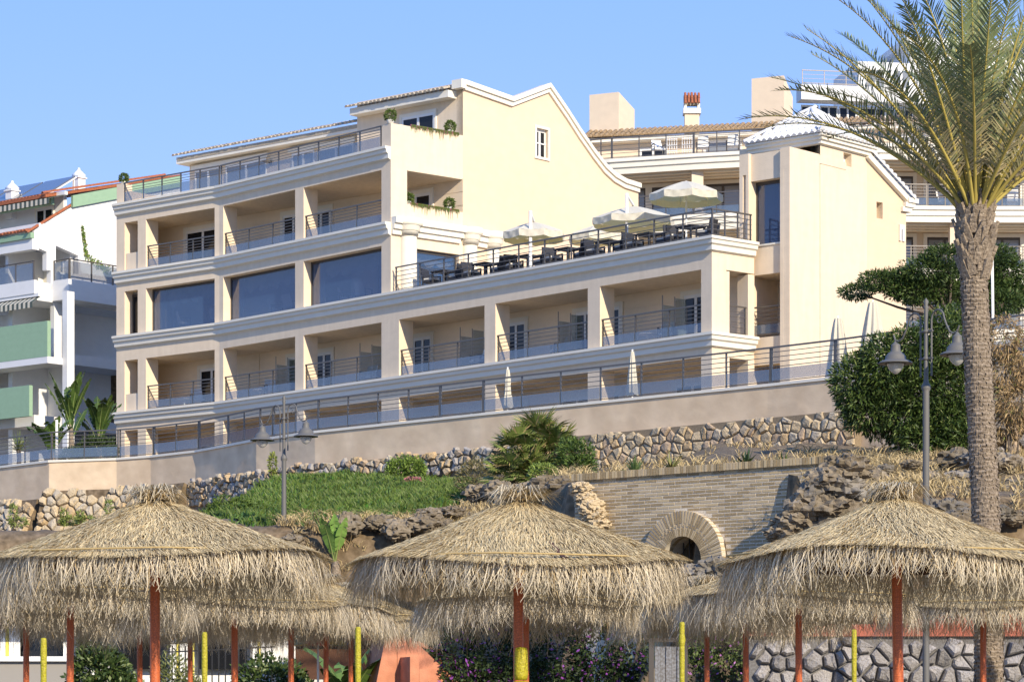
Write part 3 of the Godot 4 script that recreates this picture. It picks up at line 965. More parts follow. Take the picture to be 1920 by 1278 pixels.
# ---------------------------------------------------------------- building up the slope, behind the hotel
func build_back_building() -> void:
	var pts := [Vector3(3.2, 0, -140.8), Vector3(4.735, 0, -140), Vector3(8.574, 0, -138.7), Vector3(11.776, 0, -137.8), Vector3(14.675, 0, -136.8), Vector3(17.087, 0, -136.2), Vector3(19.344, 0, -136.4), Vector3(21.84, 0, -136.5), Vector3(24.818, 0, -136.5)]
	var root := thing("terraced_building", "pale cream apartment wing with long curved balconies on the slope behind the hotel", "building", at(pts[3] + Vector3(0, 9, 0)))
	var inv := root.transform.affine_inverse()
	var prof := [Vector2(0, 0), Vector2(0.22, 0), Vector2(0.22, -0.16), Vector2(0.13, -0.2), Vector2(0.11, -0.42), Vector2(0.03, -0.46), Vector2(0.0, -0.72)]
	var back := []
	for p in pts:
		back.append(p + Vector3(0, 0, -3.0))
	var levels := [27.0, 24.12, 21.25, 18.4]
	for lv in levels:
		var foot: Array = pts.duplicate()
		for k in range(pts.size() - 1, -1, -1):
			foot.append(pts[k] + Vector3(0, 0, -9.0))
		var b := mb()
		b.prism(foot, lv - 0.7, lv)
		part(root, "floor_slab", b.mesh(), M.back_stucco, inv)
		part(root, "balcony_edge", sweep(pts, prof, lv + 0.004).mesh(), M.back_trim, inv)
		# battens under the slab
		for k in 3:
			for i in pts.size() - 1:
				var o := Vector3(0, lv - 0.73, -0.7 - k * 0.75)
				beam(root, "soffit_batten", M.back_trim, inv * (pts[i] + o), inv * (pts[i + 1] + o), 0.28, 0.06)
	for k in 4:
		var lv: float = levels[k] - 2.87
		var wl := mb()
		for i in pts.size() - 1:
			wl.quad(back[i] + Vector3(0, lv, 0), back[i + 1] + Vector3(0, lv, 0), back[i + 1] + Vector3(0, lv + 2.2, 0), back[i] + Vector3(0, lv + 2.2, 0))
		part(root, "rear_wall", wl.mesh(), M.back_stucco, inv)
		# glazed doors with curtains along each floor
		for i in range(0, pts.size() - 1):
			var fr := frame(back[i], (back[i + 1] - back[i]).normalized())
			var ln: float = back[i].distance_to(back[i + 1])
			var n := 2 if ln > 3.4 else 1
			for j in n:
				var cx := ln * (j + 0.5) / n
				var w := 0.85
				glazed(root, "balcony_door", fr, cx - w, cx + w, lv + 0.02, lv + 1.95, 0.0, 2, 0.18, M.dark_frame, M.shaded_pane)
	for q in [[1311, 24.12], [1311, 21.25], [1795, 24.12], [1795, 21.25]]:
		var i := 2 if q[0] < 1500 else 6
		var t := 0.07 if q[0] < 1500 else 0.55
		var c: Vector3 = pts[i].lerp(pts[i + 1], t) + Vector3(0, q[1] + 1.1, -0.6)
		bar(root, "column", M.back_stucco, inv * c, Vector3(0.55, 2.2, 0.55))
	# railings floor by floor
	for lv in levels:
		for i in range(0, pts.size() - 1):
			if lv < 20.0 and i < 5:
				continue
			var fr := frame(pts[i], (pts[i + 1] - pts[i]).normalized())
			railing(root, fr, 0.0, pts[i].distance_to(pts[i + 1]), lv, -0.08, 4, 1.05, 0.0 if lv > 26 else 0.42, 5 if lv > 26 else 4)
	# roof storey, set back
	var up := []
	for p in [[1100, 144.5], [1190, 144.0], [1412, 142.5], [1500, 142.0], [1640, 141.0], [1800, 141.0], [1960, 141.0]]:
		up.append(Vector3((p[0] - 960.0) / 5500.0 * p[1], 0, -p[1]))
	for i in up.size() - 1:
		var fr := frame(up[i], (up[i + 1] - up[i]).normalized())
		var ln: float = up[i].distance_to(up[i + 1])
		fspan(root, "roof_storey_wall", M.back_stucco, fr, 0, ln, 27.0, 28.75, -0.3, 0)
		fspan(root, "eave_board", M.back_trim, fr, -0.2, ln + 0.1, 28.6, 28.78, -0.2, 0.55)
		var tr := tile_rows(Transform3D(), 0.0, ln, 28.82, 0.7, 0.26, 0.34, 5, 0.46, 0.11)
		tag(fpart(root, "roof_tiles", tr, M.tile_ochre, fr), "", "", "", "stuff")
		var rs := mb()
		rs.quad(fr * Vector3(0, 28.78, 0.65), fr * Vector3(ln, 28.78, 0.65), fr * Vector3(ln, 29.5, -1.4), fr * Vector3(0, 29.5, -1.4))
		part(root, "roof_sheet", rs.mesh(), M.tile_ochre, inv)
	var f1 := frame(up[1], (up[2] - up[1]).normalized())
	glazed(root, "window", f1, 0.3, 1.6, 27.0, 28.3, 0.0, 2, 0.05)
	glazed(root, "window", f1, 3.5, 5.3, 27.0, 28.5, 0.0, 1, 0.06, null, M.shaded_pane)
	for i in [3, 4, 5]:
		var fr := frame(up[i], (up[i + 1] - up[i]).normalized())
		glazed(root, "window", fr, 1.0, 2.6, 27.0, 28.4, 0.0, 2, 0.06, null, M.shaded_pane)
	# trellis between the terraces
	for x in [1.95, 2.7, 8.3]:
		var t := group_node(root, "trellis")
		for k in 5:
			fspan(root, "slat", M.white_frame, f1, x + k * 0.12, x + 0.03 + k * 0.12, 27.0, 28.5, 1.6, 1.63, t)
			fspan(root, "slat", M.white_frame, f1, x, x + 0.51, 27.2 + k * 0.28, 27.23 + k * 0.28, 1.63, 1.66, t)
	# two tall flat chimneys with a sloping shoulder
	for c in [[1107, 1160, 1196, 172, 205, 145.0], [1413, 1470, 1493, 141, 182, 143.5]]:
		var o := Vector3((c[1] - 960.0) / 5500.0 * c[5], 0, -c[5])
		var fr := frame(o, Vector3(0.43, 0, -0.9).normalized())
		var w: float = (c[2] - c[1]) / 5500.0 * c[5] / 0.47
		var d: float = (c[1] - c[0]) / 5500.0 * c[5] / 0.88
		var y1: float = (1360.0 - c[3]) / 5500.0 * c[5]
		var y2: float = (1360.0 - c[4]) / 5500.0 * (c[5] + w * 0.9)
		var b := mb()
		b.extrude(Transform3D(), PackedVector2Array([Vector2(0, 27), Vector2(w, 27), Vector2(w, y2), Vector2(0.02, y1)]), -d, 0)
		fpart(root, "stair_chimney", b, M.back_stucco, fr)
	# small tiled chimney
	var cf := frame(Vector3(8.911, 0, -145), Vector3(1, 0, 0))
	var ch := group_node(root, "chimney")
	fspan(root, "stack", M.back_stucco, cf, -0.36, 0.36, 28.5, 30.5, -0.6, 0, ch)
	fspan(root, "collar", M.back_trim, cf, -0.43, 0.43, 30.25, 30.5, -0.7, 0.1, ch)
	for x in [-0.33, 0.33]:
		fspan(root, "leg", M.back_trim, cf, x - 0.06, x + 0.06, 30.5, 30.75, -0.6, 0.0, ch)
	var ct := tile_rows(Transform3D(), -0.33, 0.33, 30.72, 0.12, 0.165, 1.05, 2, 0.36, 0.07)
	fpart(root, "cap_tiles", ct, M.tile_red, cf, ch)
	fspan(root, "cap", M.tile_cream, cf, -0.4, 0.4, 30.7, 31.2, -0.5, -0.22, ch)

# ---------------------------------------------------------------- white house on the left
func glass_rail(root: Node3D, fr: Transform3D, x0: float, x1: float, y: float, z: float, posts: int, h := 0.95) -> void:
	var r := group_node(root, "glass_railing")
	fspan(root, "handrail", M.dark_frame, fr, x0, x1, y + h - 0.05, y + h, z - 0.05, z, r)
	for k in posts:
		var x := lerpf(x0 + 0.03, x1 - 0.03, float(k) / maxi(posts - 1, 1))
		fspan(root, "post", M.steel, fr, x - 0.03, x + 0.03, y, y + h - 0.05, z - 0.05, z, r)
		if k < posts - 1:
			var xn := lerpf(x0 + 0.03, x1 - 0.03, float(k + 1) / maxi(posts - 1, 1))
			fspan(root, "glass_pane", M.rail_glass, fr, x + 0.04, xn - 0.04, y + 0.05, y + h - 0.1, z - 0.035, z - 0.02, r)

func awning(root: Node3D, fr: Transform3D, x0: float, x1: float, y: float, z: float, drop: float, out: float) -> void:
	var r := group_node(root, "striped_awning")
	var n := int((x1 - x0) / 0.16)
	for k in n:
		var b := mb()
		var xa := x0 + k * 0.16
		var xb := xa + 0.159
		b.extrude(Transform3D(Basis(Vector3(0, 0, 1), Vector3.UP, Vector3(-1, 0, 0)), Vector3.ZERO), PackedVector2Array([Vector2(z, y), Vector2(z + out, y - drop), Vector2(z + out + 0.01, y - drop - 0.24), Vector2(z + out + 0.03, y - drop - 0.24), Vector2(z + out + 0.03, y - drop + 0.02), Vector2(z, y + 0.03)]), -xb, -xa)
		fpart(root, "stripe", b, M.canvas if k % 2 else M.canvas_dark, fr, r)
	fspan(root, "awning_box", M.white_frame, fr, x0 - 0.05, x1 + 0.05, y, y + 0.16, z - 0.02, z + 0.16, r)

func build_left_house() -> void:
	var LW := frame(Vector3(-21.854, 0, -134), Vector3(0.65529, 0, -0.75537))
	var LF := frame(Vector3(-21.854, 0, -134), -Vector3(-0.75537, 0, -0.65529))
	var root := thing("white_house", "white stepped house with green parapets, red roof tiles and glass balconies beside the hotel", "house", at(Vector3(-21.854, 0, -134) + Vector3(0, 10, 0)))
	var inv := root.transform.affine_inverse()
	# side wall with the loggia opening
	var s := mb()
	s.extrude(Transform3D(), PackedVector2Array([Vector2(0.0, 21.9), Vector2(1.29, 21.6), Vector2(1.29, 23.42), Vector2(0, 22.6)]), -0.3, 0)
	s.extrude(Transform3D(), PackedVector2Array([Vector2(1.29, 22.08), Vector2(2.64, 21.78), Vector2(2.64, 24.2), Vector2(1.29, 23.42)]), -0.3, 0)
	s.extrude(Transform3D(), PackedVector2Array([Vector2(2.64, 20.0), Vector2(9.0, 20.0), Vector2(9.0, 25.9), Vector2(3.0, 24.4), Vector2(2.64, 24.2)]), -0.3, 0)
	s.span(1.0, 2.638, 20.0, 20.9, -0.3, -0.001)
	fspan(root, "lower_wall", M.white_paint, LW, 0.3, 9.0, 10, 19.9, -2.2, -1.9)
	s.span(0.75, 1.29, 20.9, 22.1, -0.3, -0.001)
	fpart(root, "side_wall", s, M.white_paint, LW)
	# storeys of the front: floors, back walls, columns
	for lv in [[20.3, 0.85], [17.2, 0.5], [14.2, 0.5], [23.0, 0.3]]:
		fspan(root, "floor_slab", M.white_paint, LF, -12, -0.001, lv[0] - lv[1], lv[0], -7.0, -0.3 if lv[0] > 22 else 0.0)
	fspan(root, "front_wall", M.white_paint, LF, -12, -0.3, 10, 23.0, -2.6, -2.4)
	fspan(root, "front_wall", M.white_paint, LF, -12, -0.3, 23.0, 24.6, -2.2, -2.0)
	fspan(root, "loggia_wall", M.white_paint, LW, 0.3, 5.0, 20.3, 22.1, -2.4, -2.2)
	glazed(root, "sliding_door", LF, -2.6, -0.75, 20.3, 21.75, -2.4, 1, 0.0, null, M.blind)
	glazed(root, "window", LF, -2.2, -1.0, 23.0, 24.1, -2.0, 2, 0.06)
	glazed(root, "sliding_door", LF, -2.6, -0.9, 17.2, 18.9, -2.4, 2, 0.06)
	fspan(root, "side_pier", M.white_paint, LF, -0.28, -0.005, 17.2, 19.45, -2.4, -1.2)
	glass_rail(root, LF, -9.0, -0.05, 20.3, -0.02, 8)
	fspan(root, "parapet_band", M.white_paint, LF, -9.0, 0.25, 19.7, 20.32, 0.002, 0.2)
	# green parapets of the lower balconies
	fspan(root, "green_parapet", M.green_paint, LF, -9.0, 2.125, 16.6, 18.2, 0.8, 1.0)
	fspan(root, "balcony_slab", M.white_paint, LF, -9.0, 2.125, 16.3, 16.6, -0.1, 0.99)
	fspan(root, "green_parapet", M.green_paint, LF, -9.0, 0.866, 14.0, 15.4, 0.8, 1.0)
	fspan(root, "side_return", M.white_paint, LF, 2.125, 2.455, 10, 19.6, -0.3, 0.12)
	# side balcony with its glass rail
	var b := mb()
	b.span(1.07, 9.0, 19.5, 20.42, 0.002, 1.15)
	fpart(root, "side_balcony", b, M.white_paint, LW)
	glass_rail(root, LW, 1.166, 9.0, 20.42, 1.12, 7)
	glass_rail(root, frame(LW * Vector3(1.12, 0, 0), -Vector3(-0.75537, 0, -0.65529)), 0.0, 1.1, 20.42, -0.02, 2)
	# green fascia and tiled roof, climbing away from the sea
	var rk := mb()
	rk.extrude(Transform3D(), PackedVector2Array([Vector2(2.2, 23.95), Vector2(9.0, 25.85), Vector2(9.0, 26.4), Vector2(2.2, 24.5)]), 0.0, 0.14)
	fpart(root, "green_fascia", rk, M.green_paint, LW)
	fspan(root, "green_fascia", M.green_paint, LF, -12, -0.0, 23.95, 24.45, -1.2, -1.0)
	var rf := mb()
	rf.extrude(Transform3D(Basis(), Vector3.ZERO), PackedVector2Array([Vector2(0.6, 24.35), Vector2(9.0, 26.45), Vector2(9.0, 26.3), Vector2(0.6, 24.2)]), -12.0, 0.1)
	fpart(root, "roof", rf, M.tile_red, LW)
	var tl := tile_rows(Transform3D(), -11.8, -0.05, 24.3, -0.7, 0.24, 0.245, 3, 0.45, 0.11)
	tag(fpart(root, "roof_tiles", tl, M.tile_red, LF), "", "", "", "stuff")
	var dirv := Vector3(8.4, 2.1, 0).normalized()
	var vt := Transform3D(Basis(dirv, Vector3(0, 0, 1).cross(dirv), Vector3(0, 0, 1)), Vector3(0.6, 24.4, 0.12))
	var half := half_tile(0.3, 0.1)
	for k in 32:
		part(root, "verge_tile", half, M.tile_red, inv * LW * vt * Transform3D(Basis(Vector3.UP, PI / 2 + rnd(-0.1, 0.1)), Vector3(0.1 + k * 0.24, 0.0, rnd(-0.02, 0.02))))
	# lower tiled coping, stepping up the side wall
	dirv = (Vector3(2.64, 24.2, 0) - Vector3(0, 22.6, 0)).normalized()
	vt = Transform3D(Basis(dirv, Vector3(0, 0, 1).cross(dirv), Vector3(0, 0, 1)), Vector3(-0.1, 22.62, -0.1))
	for k in 14:
		part(root, "coping_tile", half, M.tile_red, inv * LW * vt * Transform3D(Basis(Vector3.UP, PI / 2 + rnd(-0.1, 0.1)), Vector3(k * 0.23, 0.0, rnd(-0.02, 0.02))))
	tl = tile_rows(Transform3D(), -11.8, -0.05, 22.55, 0.3, 0.24, 0.3, 2, 0.4, 0.11)
	tag(fpart(root, "roof_tiles", tl, M.tile_red, LF), "", "", "", "stuff")
	fspan(root, "green_fascia", M.green_paint, LF, -12, 0.02, 22.25, 22.5, 0.0, 0.22)
	fspan(root, "parapet_band", M.white_paint, LF, -12, -0.002, 21.75, 22.25, -0.3, 0.1)
	awning(root, LF, -8.0, 0.633, 24.35, -1.4, 0.25, 0.9)
	awning(root, LF, -4.2, 0.45, 19.55, 0.0, 0.3, 0.45)
	# solar collectors on the roof
	for k in 4:
		var sp := group_node(root, "solar_panel")
		var ox := -0.9 - k * 2.3
		var tilt := Transform3D(Basis(Vector3.RIGHT, 0.55), Vector3(0, 24.62, -1.6))
		var rel := LF * tilt
		fspan(root, "collector", M.solar_glass, rel, ox - 2.1, ox, 0.0, 0.06, -1.9, 0, sp)
		fspan(root, "collector_edge", M.white_frame, rel, ox - 2.14, ox + 0.04, -0.06, -0.001, -1.95, 0.05, sp)
		fspan(root, "strut", M.white_frame, LF, ox - 0.06, ox, 24.6, 25.65, -3.2, -3.14, sp)
	for c in [[22, 340, 138.0], [147, 316, 139.0]]:
		var ch := group_node(root, "chimney")
		var o := Vector3((c[0] - 960.0) / 5500.0 * c[2], (1360.0 - c[1]) / 5500.0 * c[2], -c[2])
		var cf := frame(o, -Vector3(-0.75537, 0, -0.65529))
		fspan(root, "stack", M.white_paint, cf, -0.22, 0.22, -1.8, -0.36, -0.22, 0.22, ch)
		fspan(root, "collar", M.white_paint, cf, -0.28, 0.28, -0.48, -0.42, -0.28, 0.28, ch)
		var cp := mb()
		cp.lathe(Transform3D(Basis(Vector3.UP, PI / 4), Vector3.ZERO), [Vector2(0.33, -0.36), Vector2(0.33, -0.3), Vector2(0.07, -0.05), Vector2(0.07, 0.02), Vector2(0, 0.05)], 4)
		fpart(root, "cap", cp, M.white_paint, cf, ch)
	# creeper on the white wall
	var cr := mb(true)
	for k in 420:
		var t := rng.randf()
		var p := Vector2(2.83, 23.143).lerp(Vector2(3.089, 21.813), minf(t * 2, 1)) if t < 0.5 else Vector2(3.089, 21.813).lerp(Vector2(4.558, 21.241), (t - 0.5) * 2)
		p += Vector2(rnd(-0.12, 0.12), rnd(-0.15, 0.15)) * (0.4 + t)
		cr.col = Color(rnd(0.10, 0.2), rnd(0.16, 0.28), rnd(0.03, 0.07))
		var q := Vector3(p.x, p.y, rnd(0.02, 0.1))
		var dd := Vector3(rnd(-1, 1), rnd(-1, 0.4), rnd(-0.2, 0.6)).normalized() * 0.09
		cr.ribbon([q, q + dd * 0.5, q + dd], [Vector3(0.01, 0, 0.02), Vector3(0.02, 0.02, 0.02), Vector3(0.001, 0, 0)])
	tag(fpart(root, "creeper", cr, M.leaf, LW), "", "", "", "stuff")

# ---------------------------------------------------------------- white block far behind the palm
func build_far_block() -> void:
	var root := thing("white_apartment_block", "far white apartment block with roof terrace and glazed corner rising behind the palm", "building", at(Vector3(25.564, 0, -190) + Vector3(0, 20, 0)))
	var inv := root.transform.affine_inverse()
	var fr := frame(Vector3(18.265, 0, -185), Vector3(0.985, 0, -0.17))
	var w := 16.0
	var fl := [35.0, 38.9, 42.5]
	fspan(root, "body", M.white_paint, fr, 0.4, w, 25, 39.2, -8, -1.2)
	fspan(root, "upper_body", M.white_paint, fr, 4.4, w, 39.2, 42.6, -8, -2.4)
	fspan(root, "top_body", M.white_paint, fr, 8.2, w, 42.6, 43.9, -8, -3.4)
	fspan(root, "roof_slab", M.white_paint, fr, 7.6, w, 43.9, 44.3, -8, -2.6)
	for y in [39.5, 35.2]:
		fspan(root, "balcony_band", M.white_paint, fr, 0.0, w, y, y + 0.95, -1.2, 0.0)
	for k in 8:
		var x := 0.3 + k * 1.25
		glazed(root, "glazed_bay", fr, x, x + 1.15, 37.0, 39.4, -1.2, 2, 0.0)
	for k in 6:
		glazed(root, "window", fr, 5.0 + k * 1.7, 6.2 + k * 1.7, 40.6, 42.2, -2.4, 2, 0.0, null, M.shaded_pane)
	railing(root, fr, 0.05, 4.4, 40.45, -0.05, 4, 0.9, 0.0, 3)
	railing(root, fr, 7.8, w, 44.3, -2.8, 8, 0.9, 0.0, 3)

# ---------------------------------------------------------------- ground
var RP := []          # foot line of the garden wall
var hill_noise := FastNoiseLite.new()

func hill(x: float, d: float) -> float:
	var a := [[-60.0, 75.0, 4.8, 0.055, 2.0], [-10.2, 75.0, 4.9, 0.06, 2.0], [-8.0, 75.0, 5.0, 0.13, 2.0], [-0.6, 75.0, 5.1, 0.135, 2.0], [0.9, 66.0, 5.1, 0.105, 2.0], [1.30, 65.22, 5.38, 0.095, 0.25], [5.35, 61.65, 5.38, 0.095, 0.25], [6.1, 59.6, 5.0, 0.12, 1.6], [7.4, 59.2, 4.6, 0.13, 2.0], [60.0, 58.5, 4.3, 0.135, 2.0]]
	var k := 0
	while k < a.size() - 2 and x > a[k + 1][0]:
		k += 1
	var t := clampf((x - a[k][0]) / (a[k + 1][0] - a[k][0]), 0, 1)
	var dc := lerpf(a[k][1], a[k + 1][1], t)
	var zc := lerpf(a[k][2], a[k + 1][2], t)
	var sl := lerpf(a[k][3], a[k + 1][3], t)
	var rw := lerpf(a[k][4], a[k + 1][4], t)
	var y: float
	if d < dc - rw:
		y = BEACH
	elif d < dc:
		y = lerpf(BEACH, zc, (d - dc + rw) / rw)
	else:
		y = minf(zc + sl * (d - dc), 8.75)
	if d > dc - 1.9 and not (x > 1.0 and x < 7.0):
		y += hill_noise.get_noise_2d(x, d) * 0.28
	return y

func build_ground() -> void:
	hill_noise.seed = 4
	hill_noise.frequency = 0.35
	hill_noise.fractal_octaves = 4
	for p in [[-420, 132.0], [-60, 120.6], [91, 116.2], [218, 115.2], [282, 114.1], [366, 112.0], [420, 109.9], [480, 107.5], [505, 106.9], [590, 104.6], [819, 100.2], [900, 98.7], [1440, 90.2], [1560, 88.4], [1760, 85.2], [2100, 80.5]]:
		RP.append(Vector3((p[0] - 960.0) / 5500.0 * p[1], 0, -p[1]))
	var b := mb()
	b.quad(Vector3(-400, BEACH, 60), Vector3(400, BEACH, 60), Vector3(400, BEACH, -500), Vector3(-400, BEACH, -500))
	structure("beach", b.mesh(), M.sand)
	b = mb()
	var rows := []
	for j in 88:
		var r := []
		for i in 110:
			var x := -34.0 + i * 0.56
			var d := 56.0 + j * 0.7
			r.append(Vector3(x, hill(x, d), -d))
		rows.append(r)
	b.grid(rows)
	structure("hillside", b.mesh(), M.earth)
	# terrace ground behind the garden wall
	b = mb()
	var foot := []
	for p in RP:
		foot.append(p + Vector3(0, 0, -0.35))
	foot.append(Vector3(40, 0, -170)); foot.append(Vector3(-60, 0, -170))
	b.prism(foot, 6.0, LE - 0.06)
	structure("garden_terrace", b.mesh(), M.asphalt)
	# wooded slope that carries the buildings behind
	b = mb()
	b.prism([Vector3(-60, 0, -140), Vector3(60, 0, -140), Vector3(60, 0, -260), Vector3(-60, 0, -260)], 5.0, 17.0)
	structure("upper_slope", b.mesh(), M.earth)
	# lawn sheet over the slope
	b = mb()
	var outline := [[384, 109.0, 80.5], [480, 105.6, 77.0], [560, 103.6, 76.2], [640, 101.8, 76.6], [720, 100.2, 78.0], [790, 98.8, 81.0], [850, 97.6, 86.0], [862, 96.0, 92.0]]
	rows = []
	for j in 15:
		var r := []
		for i in 36:
			var t := i / 35.0 * (outline.size() - 1)
			var k := mini(int(t), outline.size() - 2)
			var q := t - k
			var px := lerpf(outline[k][0], outline[k + 1][0], q)
			var d := lerpf(lerpf(outline[k][2], outline[k + 1][2], q), lerpf(outline[k][1], outline[k + 1][1], q), j / 14.0)
			var x := (px - 960.0) / 5500.0 * d
			r.append(Vector3(x, hill(x, d) + 0.03, -d))
		rows.append(r)
	b.grid(rows)
	structure("lawn", b.mesh(), M.lawn)
	# its blades
	var tuft := mb(true)
	for k in 14:
		var p := Vector3(rnd(-0.14, 0.14), -0.02, rnd(-0.14, 0.14))
		var h := Vector3(rnd(-0.06, 0.06), rnd(0.06, 0.17), rnd(-0.06, 0.06))
		tuft.col = Color(rnd(0.05, 0.115), rnd(0.105, 0.185), rnd(0.02, 0.045))
		var sd := Vector3(rnd(-1, 1), 0, rnd(-1, 1)).normalized() * 0.018
		tuft.ribbon([p, p + h * 0.6, p + h + Vector3(h.x, -0.01, h.z)], [sd, sd * 0.8, sd * 0.1])
	var mm := MultiMesh.new()
	mm.transform_format = MultiMesh.TRANSFORM_3D
	mm.mesh = tuft.mesh()
	mm.use_colors = true
	mm.instance_count = 15000
	var patch := FastNoiseLite.new()
	patch.frequency = 0.35
	patch.seed = 8
	var laid := 0
	while laid < 15000:
		var fi := rng.randf() * 34.999
		var fj := rng.randf() * 13.999
		var i := int(fi)
		var j := int(fj)
		var p: Vector3 = rows[j][i].lerp(rows[j][i + 1], fi - i).lerp(rows[j + 1][i].lerp(rows[j + 1][i + 1], fi - i), fj - j)
		p += Vector3(rnd(-0.5, 0.5), 0, rnd(-1.6, 1.6)) * rng.randf()
		p.y = hill(p.x, -p.z) + 0.02
		var pn := patch.get_noise_2d(p.x, p.z)
		if pn < -0.38 and rng.randf() < 0.6:
			continue
		mm.set_instance_transform(laid, Transform3D(Basis(Vector3.UP, rng.randf() * TAU).scaled(Vector3.ONE * rnd(0.6, 1.6)), p))
		var tone := 1.0 + pn * 0.5 + rnd(-0.15, 0.15)
		mm.set_instance_color(laid, Color(tone, tone, tone))
		laid += 1
	var mi := MultiMeshInstance3D.new()
	mi.name = "grass"
	mi.multimesh = mm
	mi.material_override = M.leaf
	add_child(mi)
	tag(mi, "short green ground cover on the slope below the stone wall", "grass", "", "stuff")
	# dry grass and weeds on the bare slopes
	var dry := mb(true)
	for k in 16:
		var p := Vector3(rnd(-0.15, 0.15), -0.03, rnd(-0.15, 0.15))
		var h := Vector3(rnd(-0.25, 0.25), rnd(0.15, 0.45), rnd(-0.25, 0.25))
		dry.col = Color(0.50, 0.385, 0.20) * rnd(0.6, 1.15)
		var sd := Vector3(rnd(-1, 1), 0, rnd(-1, 1)).normalized() * 0.012
		dry.ribbon([p, p + h * 0.6, p + h + Vector3(h.x, -0.08, h.z)], [sd, sd * 0.8, sd * 0.1])
	mm = MultiMesh.new()
	mm.transform_format = MultiMesh.TRANSFORM_3D
	mm.mesh = dry.mesh()
	var spots := []
	for k in 1500:
		var px := rnd(1490, 1930)
		var d := rnd(58.8, 83)
		if k % 5 == 0:
			px = rnd(860, 1080)
			d = rnd(68, 93)
		elif k % 5 == 1:
			px = rnd(520, 880)
			d = rnd(74.2, 77.5)
		elif k % 11 == 2:
			px = rnd(1090, 1500)
			d = rnd(68, 90)
		var x := (px - 960.0) / 5500.0 * d
		spots.append(Transform3D(Basis(Vector3.UP, rng.randf() * TAU).scaled(Vector3.ONE * rnd(0.5, 1.3)), Vector3(x, hill(x, d), -d)))
	mm.instance_count = spots.size()
	for k in spots.size():
		mm.set_instance_transform(k, spots[k])
	mi = MultiMeshInstance3D.new()
	mi.name = "dry_grass"
	mi.multimesh = mm
	mi.material_override = M.straw
	add_child(mi)
	tag(mi, "dry straw coloured grass tufts on the rocky bank", "grass", "", "stuff")

# ---------------------------------------------------------------- garden wall with its railing
func build_retaining() -> void:
	var root := thing("garden_wall", "long cream rendered garden wall with steel and glass railing below the hotel", "wall", at(RP[10] + Vector3(0, 8.6, 0)))
	var inv := root.transform.affine_inverse()
	var wall := sweep(RP, [Vector2(-0.3, 0), Vector2(0, 0), Vector2(0, -2.6), Vector2(-0.3, -2.6)], 10.42)
	part(root, "render", wall.mesh(), M.terrace_wall, inv)
	part(root, "coping", sweep(RP, [Vector2(-0.34, 0.09), Vector2(0.05, 0.09), Vector2(0.05, 0.001), Vector2(-0.34, 0.001)], 10.42).mesh(), M.trim, inv)
	for i in range(0, RP.size() - 1):
		var fr := frame(RP[i], (RP[i + 1] - RP[i]).normalized())
		var ln: float = RP[i].distance_to(RP[i + 1])
		railing(root, fr, 0.0, ln, 10.51, -0.15, maxi(2, int(round(ln / 1.75)) + 1), 1.12, 0.46, 4, "wall_railing")
	# lamp standard by the corner
	bar(root, "flag_post", M.white_frame, inv * (RP[2] + Vector3(0.25, 11.3, -0.4)), Vector3(0.09, 1.7, 0.09))

# ---------------------------------------------------------------- stone and brick
func clip_half(poly: PackedVector2Array, p: Vector2, n: Vector2) -> PackedVector2Array:
	var out := PackedVector2Array()
	for i in poly.size():
		var a := poly[i]
		var b := poly[(i + 1) % poly.size()]
		var da := (a - p).dot(n)
		var db := (b - p).dot(n)
		if da <= 0:
			out.append(a)
		if (da < 0 and db > 0) or (da > 0 and db < 0):
			out.append(a.lerp(b, da / (da - db)))
	return out

